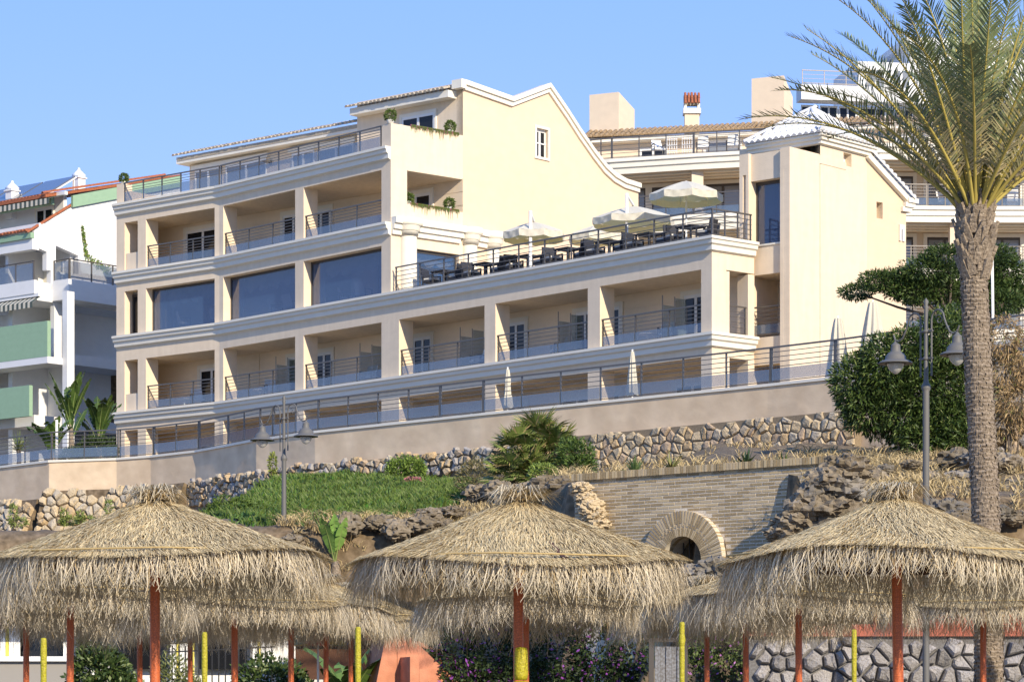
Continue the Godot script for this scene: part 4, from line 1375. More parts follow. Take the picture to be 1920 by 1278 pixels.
# irregular stones filling x0..x1, y0(x)..y1(x) on the face of fr
func stones(root: Node3D, fr: Transform3D, x0: float, x1: float, lo: Callable, hi: Callable, size: float, mats: Array, bulge: float, gap: float, flatten := 0.85) -> int:
	var inv := root.transform.affine_inverse()
	var sy := size * flatten
	var nx := int((x1 - x0) / size) + 2
	var ymin := 1e9
	var ymax := -1e9
	for k in 11:
		var x := lerpf(x0, x1, k / 10.0)
		ymin = minf(ymin, lo.call(x))
		ymax = maxf(ymax, hi.call(x))
	var ny := int((ymax - ymin) / sy) + 2
	var pts := {}
	for j in range(-1, ny + 1):
		for i in range(-1, nx + 1):
			pts[Vector2i(i, j)] = Vector2(x0 + (i + 0.5 + rnd(-0.42, 0.42) + (0.5 if j % 2 else 0.0)) * size, ymin + (j + 0.5 + rnd(-0.4, 0.4)) * sy)
	var count := 0
	for j in ny:
		for i in nx:
			var c: Vector2 = pts[Vector2i(i, j)]
			if c.x < x0 or c.x > x1 or c.y < lo.call(c.x) - 0.05 or c.y > hi.call(c.x) - size * 0.2:
				continue
			var poly := PackedVector2Array([c + Vector2(-size * 1.4, -sy * 1.4), c + Vector2(size * 1.4, -sy * 1.4), c + Vector2(size * 1.4, sy * 1.4), c + Vector2(-size * 1.4, sy * 1.4)])
			for dj in range(-2, 3):
				for di in range(-2, 3):
					var key := Vector2i(i + di, j + dj)
					if (di or dj) and pts.has(key):
						var q: Vector2 = pts[key]
						var n := (q - c).normalized()
						poly = clip_half(poly, (c + q) / 2 - n * gap, n)
			poly = clip_half(poly, Vector2(c.x, hi.call(c.x) - gap), Vector2(0, 1))
			poly = clip_half(poly, Vector2(x0, 0), Vector2(-1, 0))
			poly = clip_half(poly, Vector2(x1, 0), Vector2(1, 0))
			if poly.size() < 3:
				continue
			var m := Vector2.ZERO
			for p in poly:
				m += p
			m /= poly.size()
			var b := mb()
			var h := bulge * rnd(0.5, 1.2)
			var tilt := Vector2(rnd(-0.35, 0.35), rnd(-0.35, 0.35)) * bulge / size
			var n := poly.size()
			var ring := []
			var inner := []
			var inner2 := []
			for k in n:
				var p := poly[k]
				ring.append(Vector3(p.x, p.y, -0.05))
				var s := p.lerp(m, 0.08)
				inner.append(Vector3(s.x, s.y, h * 0.62 + (s - m).dot(tilt)))
				var s2 := p.lerp(m, 0.34)
				inner2.append(Vector3(s2.x, s2.y, h + (s2 - m).dot(tilt) * 1.4 + rnd(-0.25, 0.25) * bulge))
			for k in n:
				var k2 := (k + 1) % n
				b.quad(ring[k], ring[k2], inner[k2], inner[k])
				b.quad(inner[k], inner[k2], inner2[k2], inner2[k])
				b.tri(inner2[k], inner2[k2], Vector3(m.x, m.y, h * 1.05))
			var mat: Material = mats[rng.randi() % mats.size()]
			part(root, "stone", b.mesh(), mat, inv * fr)
			count += 1
	return count

func build_walls() -> void:
	var st := [M.stone_0, M.stone_1, M.stone_2, M.stone_3, M.stone_4, M.stone_2]
	# neat rubble wall under the garden wall
	var a: Vector3 = RP[11] + (RP[12] - RP[11]) * 0.28
	var b: Vector3 = RP[13] + (RP[14] - RP[13]) * 0.28
	var fr := frame(a, (b - a).normalized())
	fr.origin += fr.basis.z * 0.28
	var ln := a.distance_to(b)
	var root := thing("rubble_wall", "wall of pale honey coloured fieldstones with dark joints above the brick wall", "wall", at(a.lerp(b, 0.5) + Vector3(0, 7.4, 0)))
	fspan(root, "mortar", M.mortar, fr, 0, ln, 6.5, 9.4, -0.35, 0.0)
	var n := stones(root, fr, 0.0, ln, func(x): return 7.75, func(x): return 9.42 + 0.03 * sin(x * 3.0), 0.34, st, 0.08, 0.011)
	print("rubble ", n)
	# rough dry-stone wall further left
	root = thing("dry_stone_wall", "low rough dry-stone wall of small weathered stones above the green slope", "wall", at(RP[9] + Vector3(0, 8.2, 0)))
	var mid := []
	for k in [5, 6, 8, 9, 10, 11]:
		mid.append(RP[k])
	mid.append(a)
	n = 0
	for k in mid.size() - 1:
		var f2 := frame(mid[k], (mid[k + 1] - mid[k]).normalized())
		f2.origin += f2.basis.z * 0.3
		var l2: float = mid[k].distance_to(mid[k + 1])
		fspan(root, "mortar", M.mortar, f2, -0.1, l2 + 0.1, 7.0, 9.25, -0.45, -0.03)
		n += stones(root, f2, -0.05, l2 + 0.05, func(x): return 8.55 if mid[k].x > -6 else 8.3, func(x): return 9.38 + 0.05 * sin(x * 2.3 + k), 0.33, [M.stone_1, M.stone_3, M.stone_4, M.grey_stone_3, M.stone_0], 0.13, 0.014, 0.75)
	print("dry ", n)
	# pale rubble at the foot of the left end
	root = thing("rubble_bank", "pale tumbled stones heaped against the foot of the sunny end of the garden wall", "wall", at(RP[3] + Vector3(0, 7.0, 0)))
	n = 0
	for k in [1, 2, 3, 4]:
		var f3 := frame(RP[k], (RP[k + 1] - RP[k]).normalized())
		var l3: float = RP[k].distance_to(RP[k + 1])
		var low := Transform3D(Basis(Vector3.RIGHT, -0.35), Vector3.ZERO)
		f3.origin += f3.basis.z * 0.55 + Vector3(0, 9.3 if k > 1 else 9.0, 0)
		f3 = f3 * low
		var x0: float = l3 - 4.5 if k == 1 else 0.0
		fspan(root, "mortar", M.earth, f3, x0, l3, -2.4, -0.05, -1.0, -0.03)
		n += stones(root, f3, x0, l3, func(x): return -2.0, func(x): return 0.0 + 0.1 * sin(x * 2.0), 0.42, [M.stone_2, M.stone_4, M.stone_0, M.stone_2], 0.16, 0.02, 0.8)
	print("bank ", n)
	# dark rubble under the hedge on the right
	a = RP[14] + Vector3(-1.6, 0, 1.4)
	b = RP[15] + Vector3(1.0, 0, 1.2)
	fr = frame(a, (b - a).normalized())
	ln = a.distance_to(b)
	root = thing("hedge_wall", "rough grey brown stone wall under the big oleander hedge", "wall", at(a.lerp(b, 0.5) + Vector3(0, 7.0, 0)))
	fspan(root, "mortar", M.mortar, fr, 0, ln, 6.0, 9.0, -0.6, -0.02)
	n = stones(root, fr, 0, ln, func(x): return 7.0, func(x): return 9.05, 0.5, [M.stone_3, M.stone_1, M.grey_stone_1, M.grey_stone_3], 0.16, 0.025, 0.75)
	print("hedge ", n)
	build_brick_wall()
	build_rocks()

func arch_ring() -> Array:
	return [-1.249, 3.52, 0.52, 1.08]    # centre x, centre y, inner and outer radius

func build_brick_wall() -> void:
	var root := thing("brick_wall", "pale yellow brick retaining wall with a round arched opening behind the parasols", "wall", at(BW.origin + Vector3(0, 0, 0)))
	var inv := root.transform.affine_inverse()
	var x0 := -4.351
	var x1 := 2.75
	var top := 5.40
	var ar := arch_ring()
	# backing with the arch cut out
	var hole := PackedVector2Array()
	for k in 25:
		var t := PI * k / 24.0
		hole.append(Vector2(ar[0] + cos(t) * (ar[2] + 0.02), ar[1] + sin(t) * (ar[2] + 0.02)))
	hole.append(Vector2(ar[0] - ar[2] - 0.02, -2.0))
	hole.append(Vector2(ar[0] + ar[2] + 0.02, -2.0))
	var rect := PackedVector2Array([Vector2(x0, BEACH - 0.1), Vector2(x1, BEACH - 0.1), Vector2(x1, top), Vector2(x0, top)])
	var back := mb()
	for p in Geometry2D.clip_polygons(rect, hole):
		back.extrude(Transform3D(), p, -0.5, 0.0)
	fpart(root, "mortar", back, M.brick_mortar, BW)
	# bricks, a few shapes shared by all
	var bricks := [M.brick_0, M.brick_1, M.brick_2, M.brick_3]
	var ch := 0.0745
	var bl := 0.33
	var rest := mb()
	var made := 0
	var row := 0
	var y := top - ch
	while y > 2.6:
		var x := x0 + (0.0 if row % 2 else -bl * 0.5)
		while x < x1:
			var xa := maxf(x, x0) + 0.011
			var xb := minf(x + bl, x1) - 0.011
			x += bl
			if xb - xa < 0.05:
				continue
			var c := Vector2((xa + xb) / 2, y + ch / 2)
			if c.distance_to(Vector2(ar[0], ar[1])) < ar[3] + 0.03 or (absf(c.x - ar[0]) < ar[3] and c.y < ar[1]):
				continue
			var proud := rnd(0.004, 0.009)
			var hh := ch - 0.025 + rnd(-0.003, 0.003)
			var near := c.y > 3.55 and c.x > -4.4 and made < 300
			if near:
				part(root, "brick", unit_box, bricks[rng.randi() % 4], inv * BW * Transform3D(Basis(Vector3(0, 0, 1), rnd(-0.008, 0.008)).scaled(Vector3.ONE) * Basis.from_scale(Vector3(xb - xa, hh, 0.05)), Vector3(c.x, c.y, proud - 0.025)))
				made += 1
			else:
				rest.span(xa, xb, c.y - hh / 2, c.y + hh / 2, -0.03, proud)
		row += 1
		y -= ch
	tag(fpart(root, "lower_bricks", rest, M.brick_0, BW), "", "", "", "stuff")
	# upright bricks along the top
	var n := int((x1 - x0 + 0.1) / 0.082)
	for k in n:
		var xc := x0 - 0.05 + (k + 0.5) * 0.082
		part(root, "coping_brick", unit_box, bricks[rng.randi() % 4], inv * BW * Transform3D(Basis.from_scale(Vector3(0.07, 0.15, 0.42)), Vector3(xc, top + 0.077, -0.14 + rnd(-0.006, 0.006))))
	fspan(root, "coping_bed", M.brick_mortar, BW, x0 - 0.04, x1, top + 0.001, top + 0.135, -0.3, 0.05)
	# arch of radial bricks, two to a ray
	var rays := 42
	for k in rays:
		var t := PI * (k + 0.5) / rays
		var d := Vector2(cos(t), sin(t))
		for h in [[ar[2], 0.27 if k % 2 else 0.2], [ar[2] + (0.28 if k % 2 else 0.21), ar[3] - ar[2] - (0.28 if k % 2 else 0.21)]]:
			var r0: float = h[0]
			var l: float = h[1]
			var c: Vector2 = Vector2(ar[0], ar[1]) + d * (r0 + l / 2)
			var w: float = 0.033 + (r0 - ar[2]) * 0.05
			part(root, "arch_brick", unit_box, bricks[rng.randi() % 4], inv * BW * Transform3D(Basis(Vector3(0, 0, 1), t) * Basis.from_scale(Vector3(l - 0.012, w, 0.3)), Vector3(c.x, c.y, 0.02)))
	var ringb := mb()
	var ro := PackedVector2Array()
	for k in 31:
		var t := PI * k / 30.0
		ro.append(Vector2(ar[0] + cos(t) * (ar[3] - 0.005), ar[1] + sin(t) * (ar[3] - 0.005)))
	for k in range(30, -1, -1):
		var t := PI * k / 30.0
		ro.append(Vector2(ar[0] + cos(t) * (ar[2] + 0.006), ar[1] + sin(t) * (ar[2] + 0.006)))
	ringb.extrude(Transform3D(), ro, 0.001, 0.155)
	fpart(root, "arch_mortar", ringb, M.brick_mortar, BW)
	for s in [-1, 1]:
		fspan(root, "arch_jamb", M.brick_1, BW, ar[0] + s * ar[2], ar[0] + s * ar[3], BEACH, ar[1] - 0.002, 0.001, 0.15)
	# vault behind the opening
	var vt := mb()
	var rows := []
	for e in [0.0, -2.2]:
		var r := []
		for k in 21:
			var t := PI * k / 20.0
			r.append(Vector3(ar[0] + cos(t) * (ar[2] + 0.03), ar[1] + sin(t) * (ar[2] + 0.03), e))
		rows.append(r)
	vt.grid(rows)
	fpart(root, "vault", vt, M.brick_2, BW)
	for s in [-1, 1]:
		fspan(root, "tunnel_side", M.brick_2, BW, ar[0] + s * (ar[2] + 0.03), ar[0] + s * (ar[2] + 0.08), BEACH, ar[1], -2.2, -0.5)
	fspan(root, "tunnel_end", M.frame_wood, BW, ar[0] - 0.7, ar[0] + 0.7, BEACH, ar[1] + 0.7, -2.4, -2.2)
	# grille in the opening
	for k in 7:
		fspan(root, "grille_bar", M.iron, BW, ar[0] - 0.48 + k * 0.16, ar[0] - 0.46 + k * 0.16, BEACH, ar[1] + sqrt(maxf(0.0, 0.27 - pow(-0.47 + k * 0.16, 2))), -0.32, -0.3)

func rock_mesh(sd: int, flatness: float, craggy: float) -> ArrayMesh:
	var nz := FastNoiseLite.new()
	nz.seed = sd
	nz.frequency = 0.9
	nz.fractal_octaves = 4
	var b := mb()
	var rows := []
	for j in 25:
		var r := []
		var th := PI * j / 24.0
		for i in 40:
			var ph := -TAU * i / 40.0
			var d := Vector3(sin(th) * cos(ph), -cos(th), sin(th) * sin(ph))
			var k := 1.0 + nz.get_noise_3dv(d * 1.6) * craggy + absf(nz.get_noise_3dv(d * 4.5 + Vector3(7, 3, 1))) * craggy * 0.7 + nz.get_noise_3dv(d * 11.0) * craggy * 0.22
			var p := d * k
			# planed facets, as split stone has
			p.x = lerpf(p.x, snappedf(p.x, 0.34), 0.45)
			p.y = lerpf(p.y, snappedf(p.y, 0.3), 0.45) * flatness
			p.z = lerpf(p.z, snappedf(p.z, 0.34), 0.45)
			r.append(p)
		rows.append(r)
	for j in 24:
		for i in 40:
			var i2 := (i + 1) % 40
			if (i + j) % 2:
				b.tri(rows[j][i], rows[j + 1][i2], rows[j + 1][i])
				b.tri(rows[j][i], rows[j][i2], rows[j + 1][i2])
			else:
				b.tri(rows[j][i], rows[j][i2], rows[j + 1][i])
				b.tri(rows[j][i2], rows[j + 1][i2], rows[j + 1][i])
	return b.mesh()

func build_rocks() -> void:
	var shapes := []
	for k in 7:
		shapes.append(rock_mesh(100 + k * 13, rnd(0.5, 0.85), rnd(0.35, 0.6)))
	# px, py, depth, half width, tone, label
	var list := []
	for k in 15:
		list.append([548 + k * 21.5 + rnd(-6, 6), 1010 - k * 2.6 + rnd(-14, 10), 75.2 + rnd(-0.6, 0.6), rnd(0.22, 0.45), "rock", "weathered brown rock in the ledge under the green slope", "rocks in the ledge"])
	for k in 5:
		list.append([900 + k * 34 + rnd(-6, 6), 935 - k * 2 + rnd(-16, 20), 70.0 - k * 0.4, rnd(0.3, 0.55), "rock", "brown rock in the bank beside the end of the brick wall", "rocks by the brick wall end"])
	for k in 5:
		list.append([1090 + k * 8, 915 + k * 17, 64.2, rnd(0.2, 0.36), "stone_2", "yellow rock against the left end of the brick wall", "yellow rocks at the brick wall"])
	for k in 52:
		var px := 1500 + (k % 13) * 33 + rnd(-12, 12)
		var t := float(k % 13) / 12.0
		list.append([px, 990 - (k / 13) * 30 + rnd(-16, 12) - 26 * t, 58.8 + (k / 13) * 3.2 + rnd(-0.5, 0.5), rnd(0.18, 0.5), "rock_grey" if k % 3 else "rock", "jagged grey rock on the bank below the oleander hedge", "rocks below the hedge"])
	for q in [[1572, 872, 0.3], [1552, 898, 0.38], [1533, 925, 0.36], [1512, 952, 0.42], [1490, 980, 0.4], [1575, 915, 0.45], [1560, 955, 0.5], [1530, 985, 0.5], [1470, 1000, 0.35], [1590, 880, 0.4]]:
		list.append([q[0], q[1], 59.0 + rnd(-0.2, 0.2), q[2], "rock_grey" if int(q[0]) % 2 else "rock", "grey rock piled against the right end of the brick wall", "rocks at the brick wall's right end"])
	for k in 6:
		list.append([1295 + k * 17, 1085 - k * 4 + rnd(-6, 8), 59.5, rnd(0.3, 0.5), "rock_grey", "smooth grey boulder at the foot of the arch", "boulders at the arch"])
	for r in list:
		var d: float = r[2]
		var p := Vector3((r[0] - 960.0) / 5500.0 * d, (1360.0 - r[1]) / 5500.0 * d, -d)
		var o := part(self, "rock", shapes[rng.randi() % shapes.size()], M[r[4]], Transform3D(Basis(Vector3.UP, rng.randf() * TAU) * Basis.from_scale(Vector3(1, rnd(0.7, 1.1), 1) * r[3]), p))
		tag(o, r[5], "rock", r[6])

# ---------------------------------------------------------------- furniture, parasols and pots on the terraces
func wicker_chair(called: String, label: String, grp: String) -> Node3D:
	var t := thing(called, label, "chair", Transform3D(), grp)
	bar(t, "seat", M.wicker, Vector3(0, 0.38, 0), Vector3(0.56, 0.10, 0.54))
	bar(t, "cushion", M.cushion, Vector3(0, 0.47, 0.01), Vector3(0.48, 0.09, 0.46))
	part(t, "backrest", unit_box, M.wicker, Transform3D(Basis(Vector3.RIGHT, -0.16) * Basis.from_scale(Vector3(0.56, 0.52, 0.05)), Vector3(0, 0.66, -0.29)))
	for s in [-1, 1]:
		bar(t, "armrest", M.wicker, Vector3(s * 0.28, 0.62, -0.01), Vector3(0.06, 0.04, 0.5))
		for z in [-0.23, 0.23]:
			bar(t, "leg", M.wicker, Vector3(s * 0.28, 0.31, z), Vector3(0.05, 0.62, 0.05))
	return t

func wicker_table(called: String, label: String, grp: String) -> Node3D:
	var t := thing(called, label, "table", Transform3D(), grp)
	bar(t, "tabletop", M.wicker, Vector3(0, 0.72, 0), Vector3(0.8, 0.05, 0.8))
	for x in [-0.34, 0.34]:
		for z in [-0.34, 0.34]:
			bar(t, "leg", M.wicker, Vector3(x, 0.35, z), Vector3(0.06, 0.7, 0.06))
	return t

func white_chair(called: String, label: String, grp: String) -> Node3D:
	var t := thing(called, label, "chair", Transform3D(), grp)
	part(t, "seat", unit_box, M.plastic_white, Transform3D(Basis(Vector3.RIGHT, 0.08) * Basis.from_scale(Vector3(0.52, 0.07, 0.5)), Vector3(0, 0.42, 0)))
	var bk := mb()
	var rows := []
	for j in 5:
		var r := []
		for i in 7:
			var u := i / 6.0 - 0.5
			r.append(Vector3(u * 0.52 * (1.0 - 0.12 * pow(j / 4.0, 3)), 0.46 + j * 0.115, -0.24 - j * 0.035 + u * u * 0.12))
		rows.append(r)
	bk.grid(rows)
	part(t, "backrest", bk.mesh(), M.plastic_white)
	for s in [-1, 1]:
		bar(t, "armrest", M.dark_frame, Vector3(s * 0.29, 0.63, -0.02), Vector3(0.05, 0.03, 0.46))
		for z in [-0.2, 0.2]:
			bar(t, "leg", M.dark_frame, Vector3(s * 0.28, 0.31, z), Vector3(0.03, 0.62, 0.03))
	return t

func open_parasol(label: String, top: Vector3, half: float, rise: float, floor_y: float, turn: float, mast := false) -> void:
	var t := thing("open_parasol", label, "parasol", at(Vector3(top.x, floor_y, top.z), turn))
	var h := top.y - floor_y
	var b := mb()
	var v := mb()
	var n := 8
	for k in n:
		var a0 := TAU * k / n
		var a1 := TAU * (k + 1) / n
		var rows := []
		for j in 6:
			var f := j / 5.0
			var r := []
			for i in 7:
				var q := i / 6.0
				var d := Vector3(cos(a0), 0, sin(a0)).lerp(Vector3(cos(a1), 0, sin(a1)), q)
				var sag := -0.05 * sin(q * PI) * f
				r.append(d * half * f + Vector3(0, h - rise * pow(f, 1.25) + sag, 0))
			rows.append(r)
		b.grid(rows, false, false)
		var last: Array = rows[5]
		var vr := []
		for j in 4:
			var r := []
			for i in 7:
				var q: Vector3 = last[i]
				r.append(q + Vector3(0, -0.085 * j, 0) + Vector3(q.x, 0, q.z).normalized() * 0.02 * sin(i * 2.1 + j))
			vr.append(r)
		v.grid(vr, false, false)
	part(t, "canopy", b.mesh(), M.canvas)
	part(t, "valance", v.mesh(), M.canvas)
	for k in n:
		var a := TAU * k / n
		beam(t, "rib", M.white_frame, Vector3(0, h - 0.06, 0), Vector3(cos(a) * half * 0.97, h - rise - 0.04, sin(a) * half * 0.97), 0.025, 0.025)
	if mast:
		var mx := -half * 0.35
		bar(t, "mast", M.white_frame, Vector3(mx, (h + 0.25) / 2, half * 0.75), Vector3(0.1, h + 0.25, 0.1))
		beam(t, "arm", M.white_frame, Vector3(mx, h + 0.2, half * 0.75), Vector3(0, h + 0.02, 0), 0.07, 0.08)
		bar(t, "foot", M.white_frame, Vector3(mx, 0.04, half * 0.75), Vector3(0.7, 0.08, 0.7))
	else:
		bar(t, "pole", M.white_frame, Vector3(0, h / 2, 0), Vector3(0.06, h, 0.06))
		bar(t, "foot", M.white_frame, Vector3(0, 0.05, 0), Vector3(0.6, 0.1, 0.6))

func closed_parasol(label: String, base: Vector3, top: float, r: float, sd: int) -> void:
	var t := thing("closed_parasol", label, "parasol", at(base))
	var h := top - base.y
	var b := mb()
	var rows := []
	for j in 13:
		var f := j / 12.0
		var y := h - 0.08 - f * (h * 0.72)
		var row := []
		for i in 40:
			var a := -TAU * i / 40.0
			var fold := 1.0 + 0.24 * cos(a * 8.0 + sin(f * 3.0 + sd) * 0.8) + 0.06 * sin(a * 3.0 + sd)
			var rr := r * (0.28 + 0.72 * pow(f, 0.8)) * fold
			if sd % 2 and f > 0.35 and f < 0.7:
				rr *= 0.8
			row.append(Vector3(cos(a) * rr, y + 0.05 * sin(a * 2.0 + sd) * f, sin(a) * rr))
		rows.append(row)
	rows.reverse()
	b.grid(rows, true)
	part(t, "canvas", b.mesh(), M.canvas)
	bar(t, "pole", M.white_frame, Vector3(0, h / 2, 0), Vector3(0.05, h, 0.05))
	bar(t, "foot", M.bar_grey, Vector3(0, 0.04, 0), Vector3(0.5, 0.08, 0.5))

func topiary(label: String, base: Vector3, r: float) -> void:
	var t := thing("topiary_ball", label, "plant", at(base))
	var b := mb()
	b.lathe(Transform3D(), [Vector2(0, 0), Vector2(r * 0.55, 0), Vector2(r * 0.7, r * 0.7), Vector2(r * 0.6, r * 0.72), Vector2(0, r * 0.66)], 12)
	part(t, "pot", b.mesh(), M.linen)
	leaves(t, "foliage", [[Vector3(0, r * 1.45, 0), Vector3.ONE * r]], 900, 0.07, 0.02, [Color(0.05, 0.09, 0.015), Color(0.15, 0.2, 0.05)], M.leaf)

func build_terrace_things() -> void:
	var spots := [[-15.968, "nearest the round columns"], [-13.489, "second from the round columns"], [-10.997, "below the small white parasol"], [-8.734, "left of the broad cantilever parasol"], [-6.481, "under the broad cantilever parasol"], [-4.352, "second from the tower"], [-2.204, "nearest the tower"]]
	var ch: Node3D = null
	var tb: Node3D = null
	for sp in spots:
		var x: float = sp[0]
		var tbx := FF * at(Vector3(x, LC + 0.02, -1.15))
		var tl: String = "dark wicker table at the terrace railing " + sp[1]
		var cl: String = "dark wicker armchair at the terrace table " + sp[1]
		if tb == null:
			tb = wicker_table("wicker_table", tl, "wicker tables on the open terrace")
			tb.transform = tbx
		else:
			copy(tb, "wicker_table", tbx, tl)
		for s in [[-0.72, 0.1, PI / 2], [0.74, -0.05, -PI / 2], [0.05, -0.8, 0.0]]:
			var w := FF * at(Vector3(x + s[0] + rnd(-0.05, 0.05), LC + 0.02, -1.15 + s[1]), s[2] + rnd(-0.35, 0.35))
			if ch == null:
				ch = wicker_chair("wicker_chair", cl, "wicker chairs on the open terrace")
				ch.transform = w
			else:
				copy(ch, "wicker_chair", w, cl)
	open_parasol("small white parasol over the terrace below the gable wall", Vector3(0.835, 19.223, -112), 1.22, 0.42, LC + 0.02, 0.3, true)
	open_parasol("broad white cantilever parasol in the middle of the hotel terrace", Vector3(4.643, 19.834, -112), 1.6, 0.5, LC + 0.02, 0.2, true)
	open_parasol("low white parasol tucked behind the broad cantilever parasol", Vector3(3.332, 19.783, -116), 1.1, 0.4, LC + 0.02, 0.5)
	open_parasol("tall white parasol beside the tower window", Vector3(6.481, 20.234, -109), 1.38, 0.5, LC + 0.02, 0.1)
	var k := 0
	for c in [[952, 688, 99.6, 0.16], [1186, 655, 96.2, 0.17]]:
		var d: float = c[2]
		var p := Vector3((c[0] - 960.0) / 5500.0 * d, LE - 0.05, -d)
		closed_parasol(["closed white parasol tied at the middle before the lower balconies", "closed white parasol hanging straight before the lower balconies"][k], p, (1360.0 - c[1]) / 5500.0 * d, c[3], 3 + k)
		k += 1
	closed_parasol("closed cream parasol standing beside the blank tower wall", Vector3(10.348, 0, -93) + Vector3(0, LE - 0.05, 0), 12.986, 0.34, 6)
	closed_parasol("tall closed white parasol nearest the pine tree", Vector3(11.324, 0, -92) + Vector3(0, LE - 0.05, 0), 13.348, 0.42, 8)
	topiary("clipped box ball on the corner pier of the penthouse terrace railing", GG * Vector3(-6.35, 23.85, -0.22), 0.2)
	topiary("clipped box ball on the upper side parapet at its front corner", SS * Vector3(0.1, 23.88, -0.15), 0.23)
	topiary("clipped box ball on the upper side parapet against the gable wall", SS * Vector3(3.191, 23.88, -0.12), 0.22)
	topiary("clipped box ball in the front corner of the loggia opening", SS * Vector3(1.024, 20.77, -0.12), 0.19)
	topiary("clipped box ball in the loggia opening against the gable wall", SS * Vector3(3.135, 20.77, -0.12), 0.21)
	# flowers and trailing stems along the two parapets
	var tr := mb(true)
	for i in 520:
		var low := i % 2 == 0
		var x := rnd(1.0, 3.5)
		var p := SS * Vector3(x, (20.77 if low else 23.88) + 0.03, -0.05)
		var out := SS.basis.z
		var c := [p, p + out * 0.09 + Vector3(0, 0.05, 0), p + out * 0.11 + Vector3(rnd(-0.03, 0.03), rnd(-0.3, -0.02) * (1.4 if i % 7 == 0 else 0.5), 0)]
		tr.col = Color(0.5, 0.14, 0.24) if i % 13 == 0 else Color(rnd(0.12, 0.24), rnd(0.16, 0.26), 0.06)
		tr.ribbon(c, [Vector3(0.012, 0, 0.01), Vector3(0.014, 0, 0.01), Vector3(0.004, 0, 0.004)])
	var o := part(self, "trailing_flowers", tr.mesh(), M.leaf)
	tag(o, "trailing stems and pink flowers spilling over the side parapets", "flowers", "", "stuff")
	# furniture on the balconies
	var wc := white_chair("balcony_chair", "white chair with dark arms on a lower hotel balcony", "white chairs on the lower balconies")
	wc.transform = FF * at(Vector3(-3.605, LD, -1.3), 0.6)
	for c in [[-14.04, 1.2, -0.4], [-20.999, 1.3, 0.3], [-9.593, 1.4, -0.5], [-27.4, 1.2, 1.2]]:
		copy(wc, "balcony_chair", FF * at(Vector3(c[0], LD, -c[1]), c[2]))
	copy(wc, "balcony_chair", GG * at(Vector3(-2.65, LD, -1.2), 1.0))
	var lt := thing("low_table", "low white round table on a lower hotel balcony", "table", FF * at(Vector3(-27.73, LD, -0.8)), "low tables on the lower balconies")
	var lb := mb()
	lb.lathe(Transform3D(), [Vector2(0.18, 0), Vector2(0.18, 0.03), Vector2(0.03, 0.05), Vector2(0.03, 0.4), Vector2(0.32, 0.41), Vector2(0.32, 0.44), Vector2(0, 0.445)], 18)
	part(lt, "table_body", lb.mesh(), M.plastic_white)
	copy(lt, "low_table", GG * at(Vector3(-3.067, LD, -0.8)))
	copy(lt, "low_table", FF * at(Vector3(-4.061, LD, -0.8)))
	# armchairs up on the building behind
	var rc := white_chair("roof_chair", "white armchair on the long balconies behind the hotel", "white armchairs behind the hotel")
	rc.transform = at(Vector3(6.98, 0, -139.6) + Vector3(0, 27.0, 0), 0.3)
	for c in [[1318, 139.2, 27.0, PI], [1374, 138.8, 27.0, PI], [1772, 137.4, 24.12, 0.7], [1898, 137.4, 24.12, PI], [1788, 137.4, 21.25, 0.4]]:
		copy(rc, "roof_chair", at(Vector3((c[0] - 960.0) / 5500.0 * c[1], c[2], -c[1]), c[3]))
	# diners' chairs and a lamp seen through the restaurant glass
	var dc := white_chair("dining_chair", "pale dining chair behind the large restaurant windows", "dining chairs in the restaurant")
	dc.transform = GG * at(Vector3(-3.5, LC + 0.02, -1.2), 2.6)
	for c in [[FF, -27.4, -1.4, 2.5], [FF, -26.1, -1.2, 3.4], [FF, -22.7, -1.5, 2.2], [FF, -21.3, -1.3, 3.3], [FF, -19.3, -1.2, 3.6], [GG, -1.6, -1.4, 3.5]]:
		copy(dc, "dining_chair", c[0] * at(Vector3(c[1], LC + 0.02, c[2]), c[3]))
	var fl := thing("floor_lamp", "white floor lamp behind the end restaurant window", "lamp", GG * at(Vector3(-4.1, LC + 0.02, -1.1)))
	var fb := mb()
	fb.lathe(Transform3D(), [Vector2(0.14, 0), Vector2(0.14, 0.02), Vector2(0.015, 0.03), Vector2(0.015, 1.15)], 10)
	part(fl, "stand", fb.mesh(), M.plastic_white)
	fb = mb()
	fb.lathe(Transform3D(), [Vector2(0.06, 1.15), Vector2(0.14, 1.32), Vector2(0.15, 1.45), Vector2(0.13, 1.45)], 14)
	part(fl, "shade", fb.mesh(), M.plastic_white)
	var col := mb()
	col.lathe(Transform3D(), [Vector2(0.55, 0), Vector2(0.55, 1.9)], 20)
	tag(part(self, "round_pillar", col.mesh(), M.linen, FF * at(Vector3(-22.885, LC, -2.6))), "thick round white pillar inside the restaurant window", "pillar")

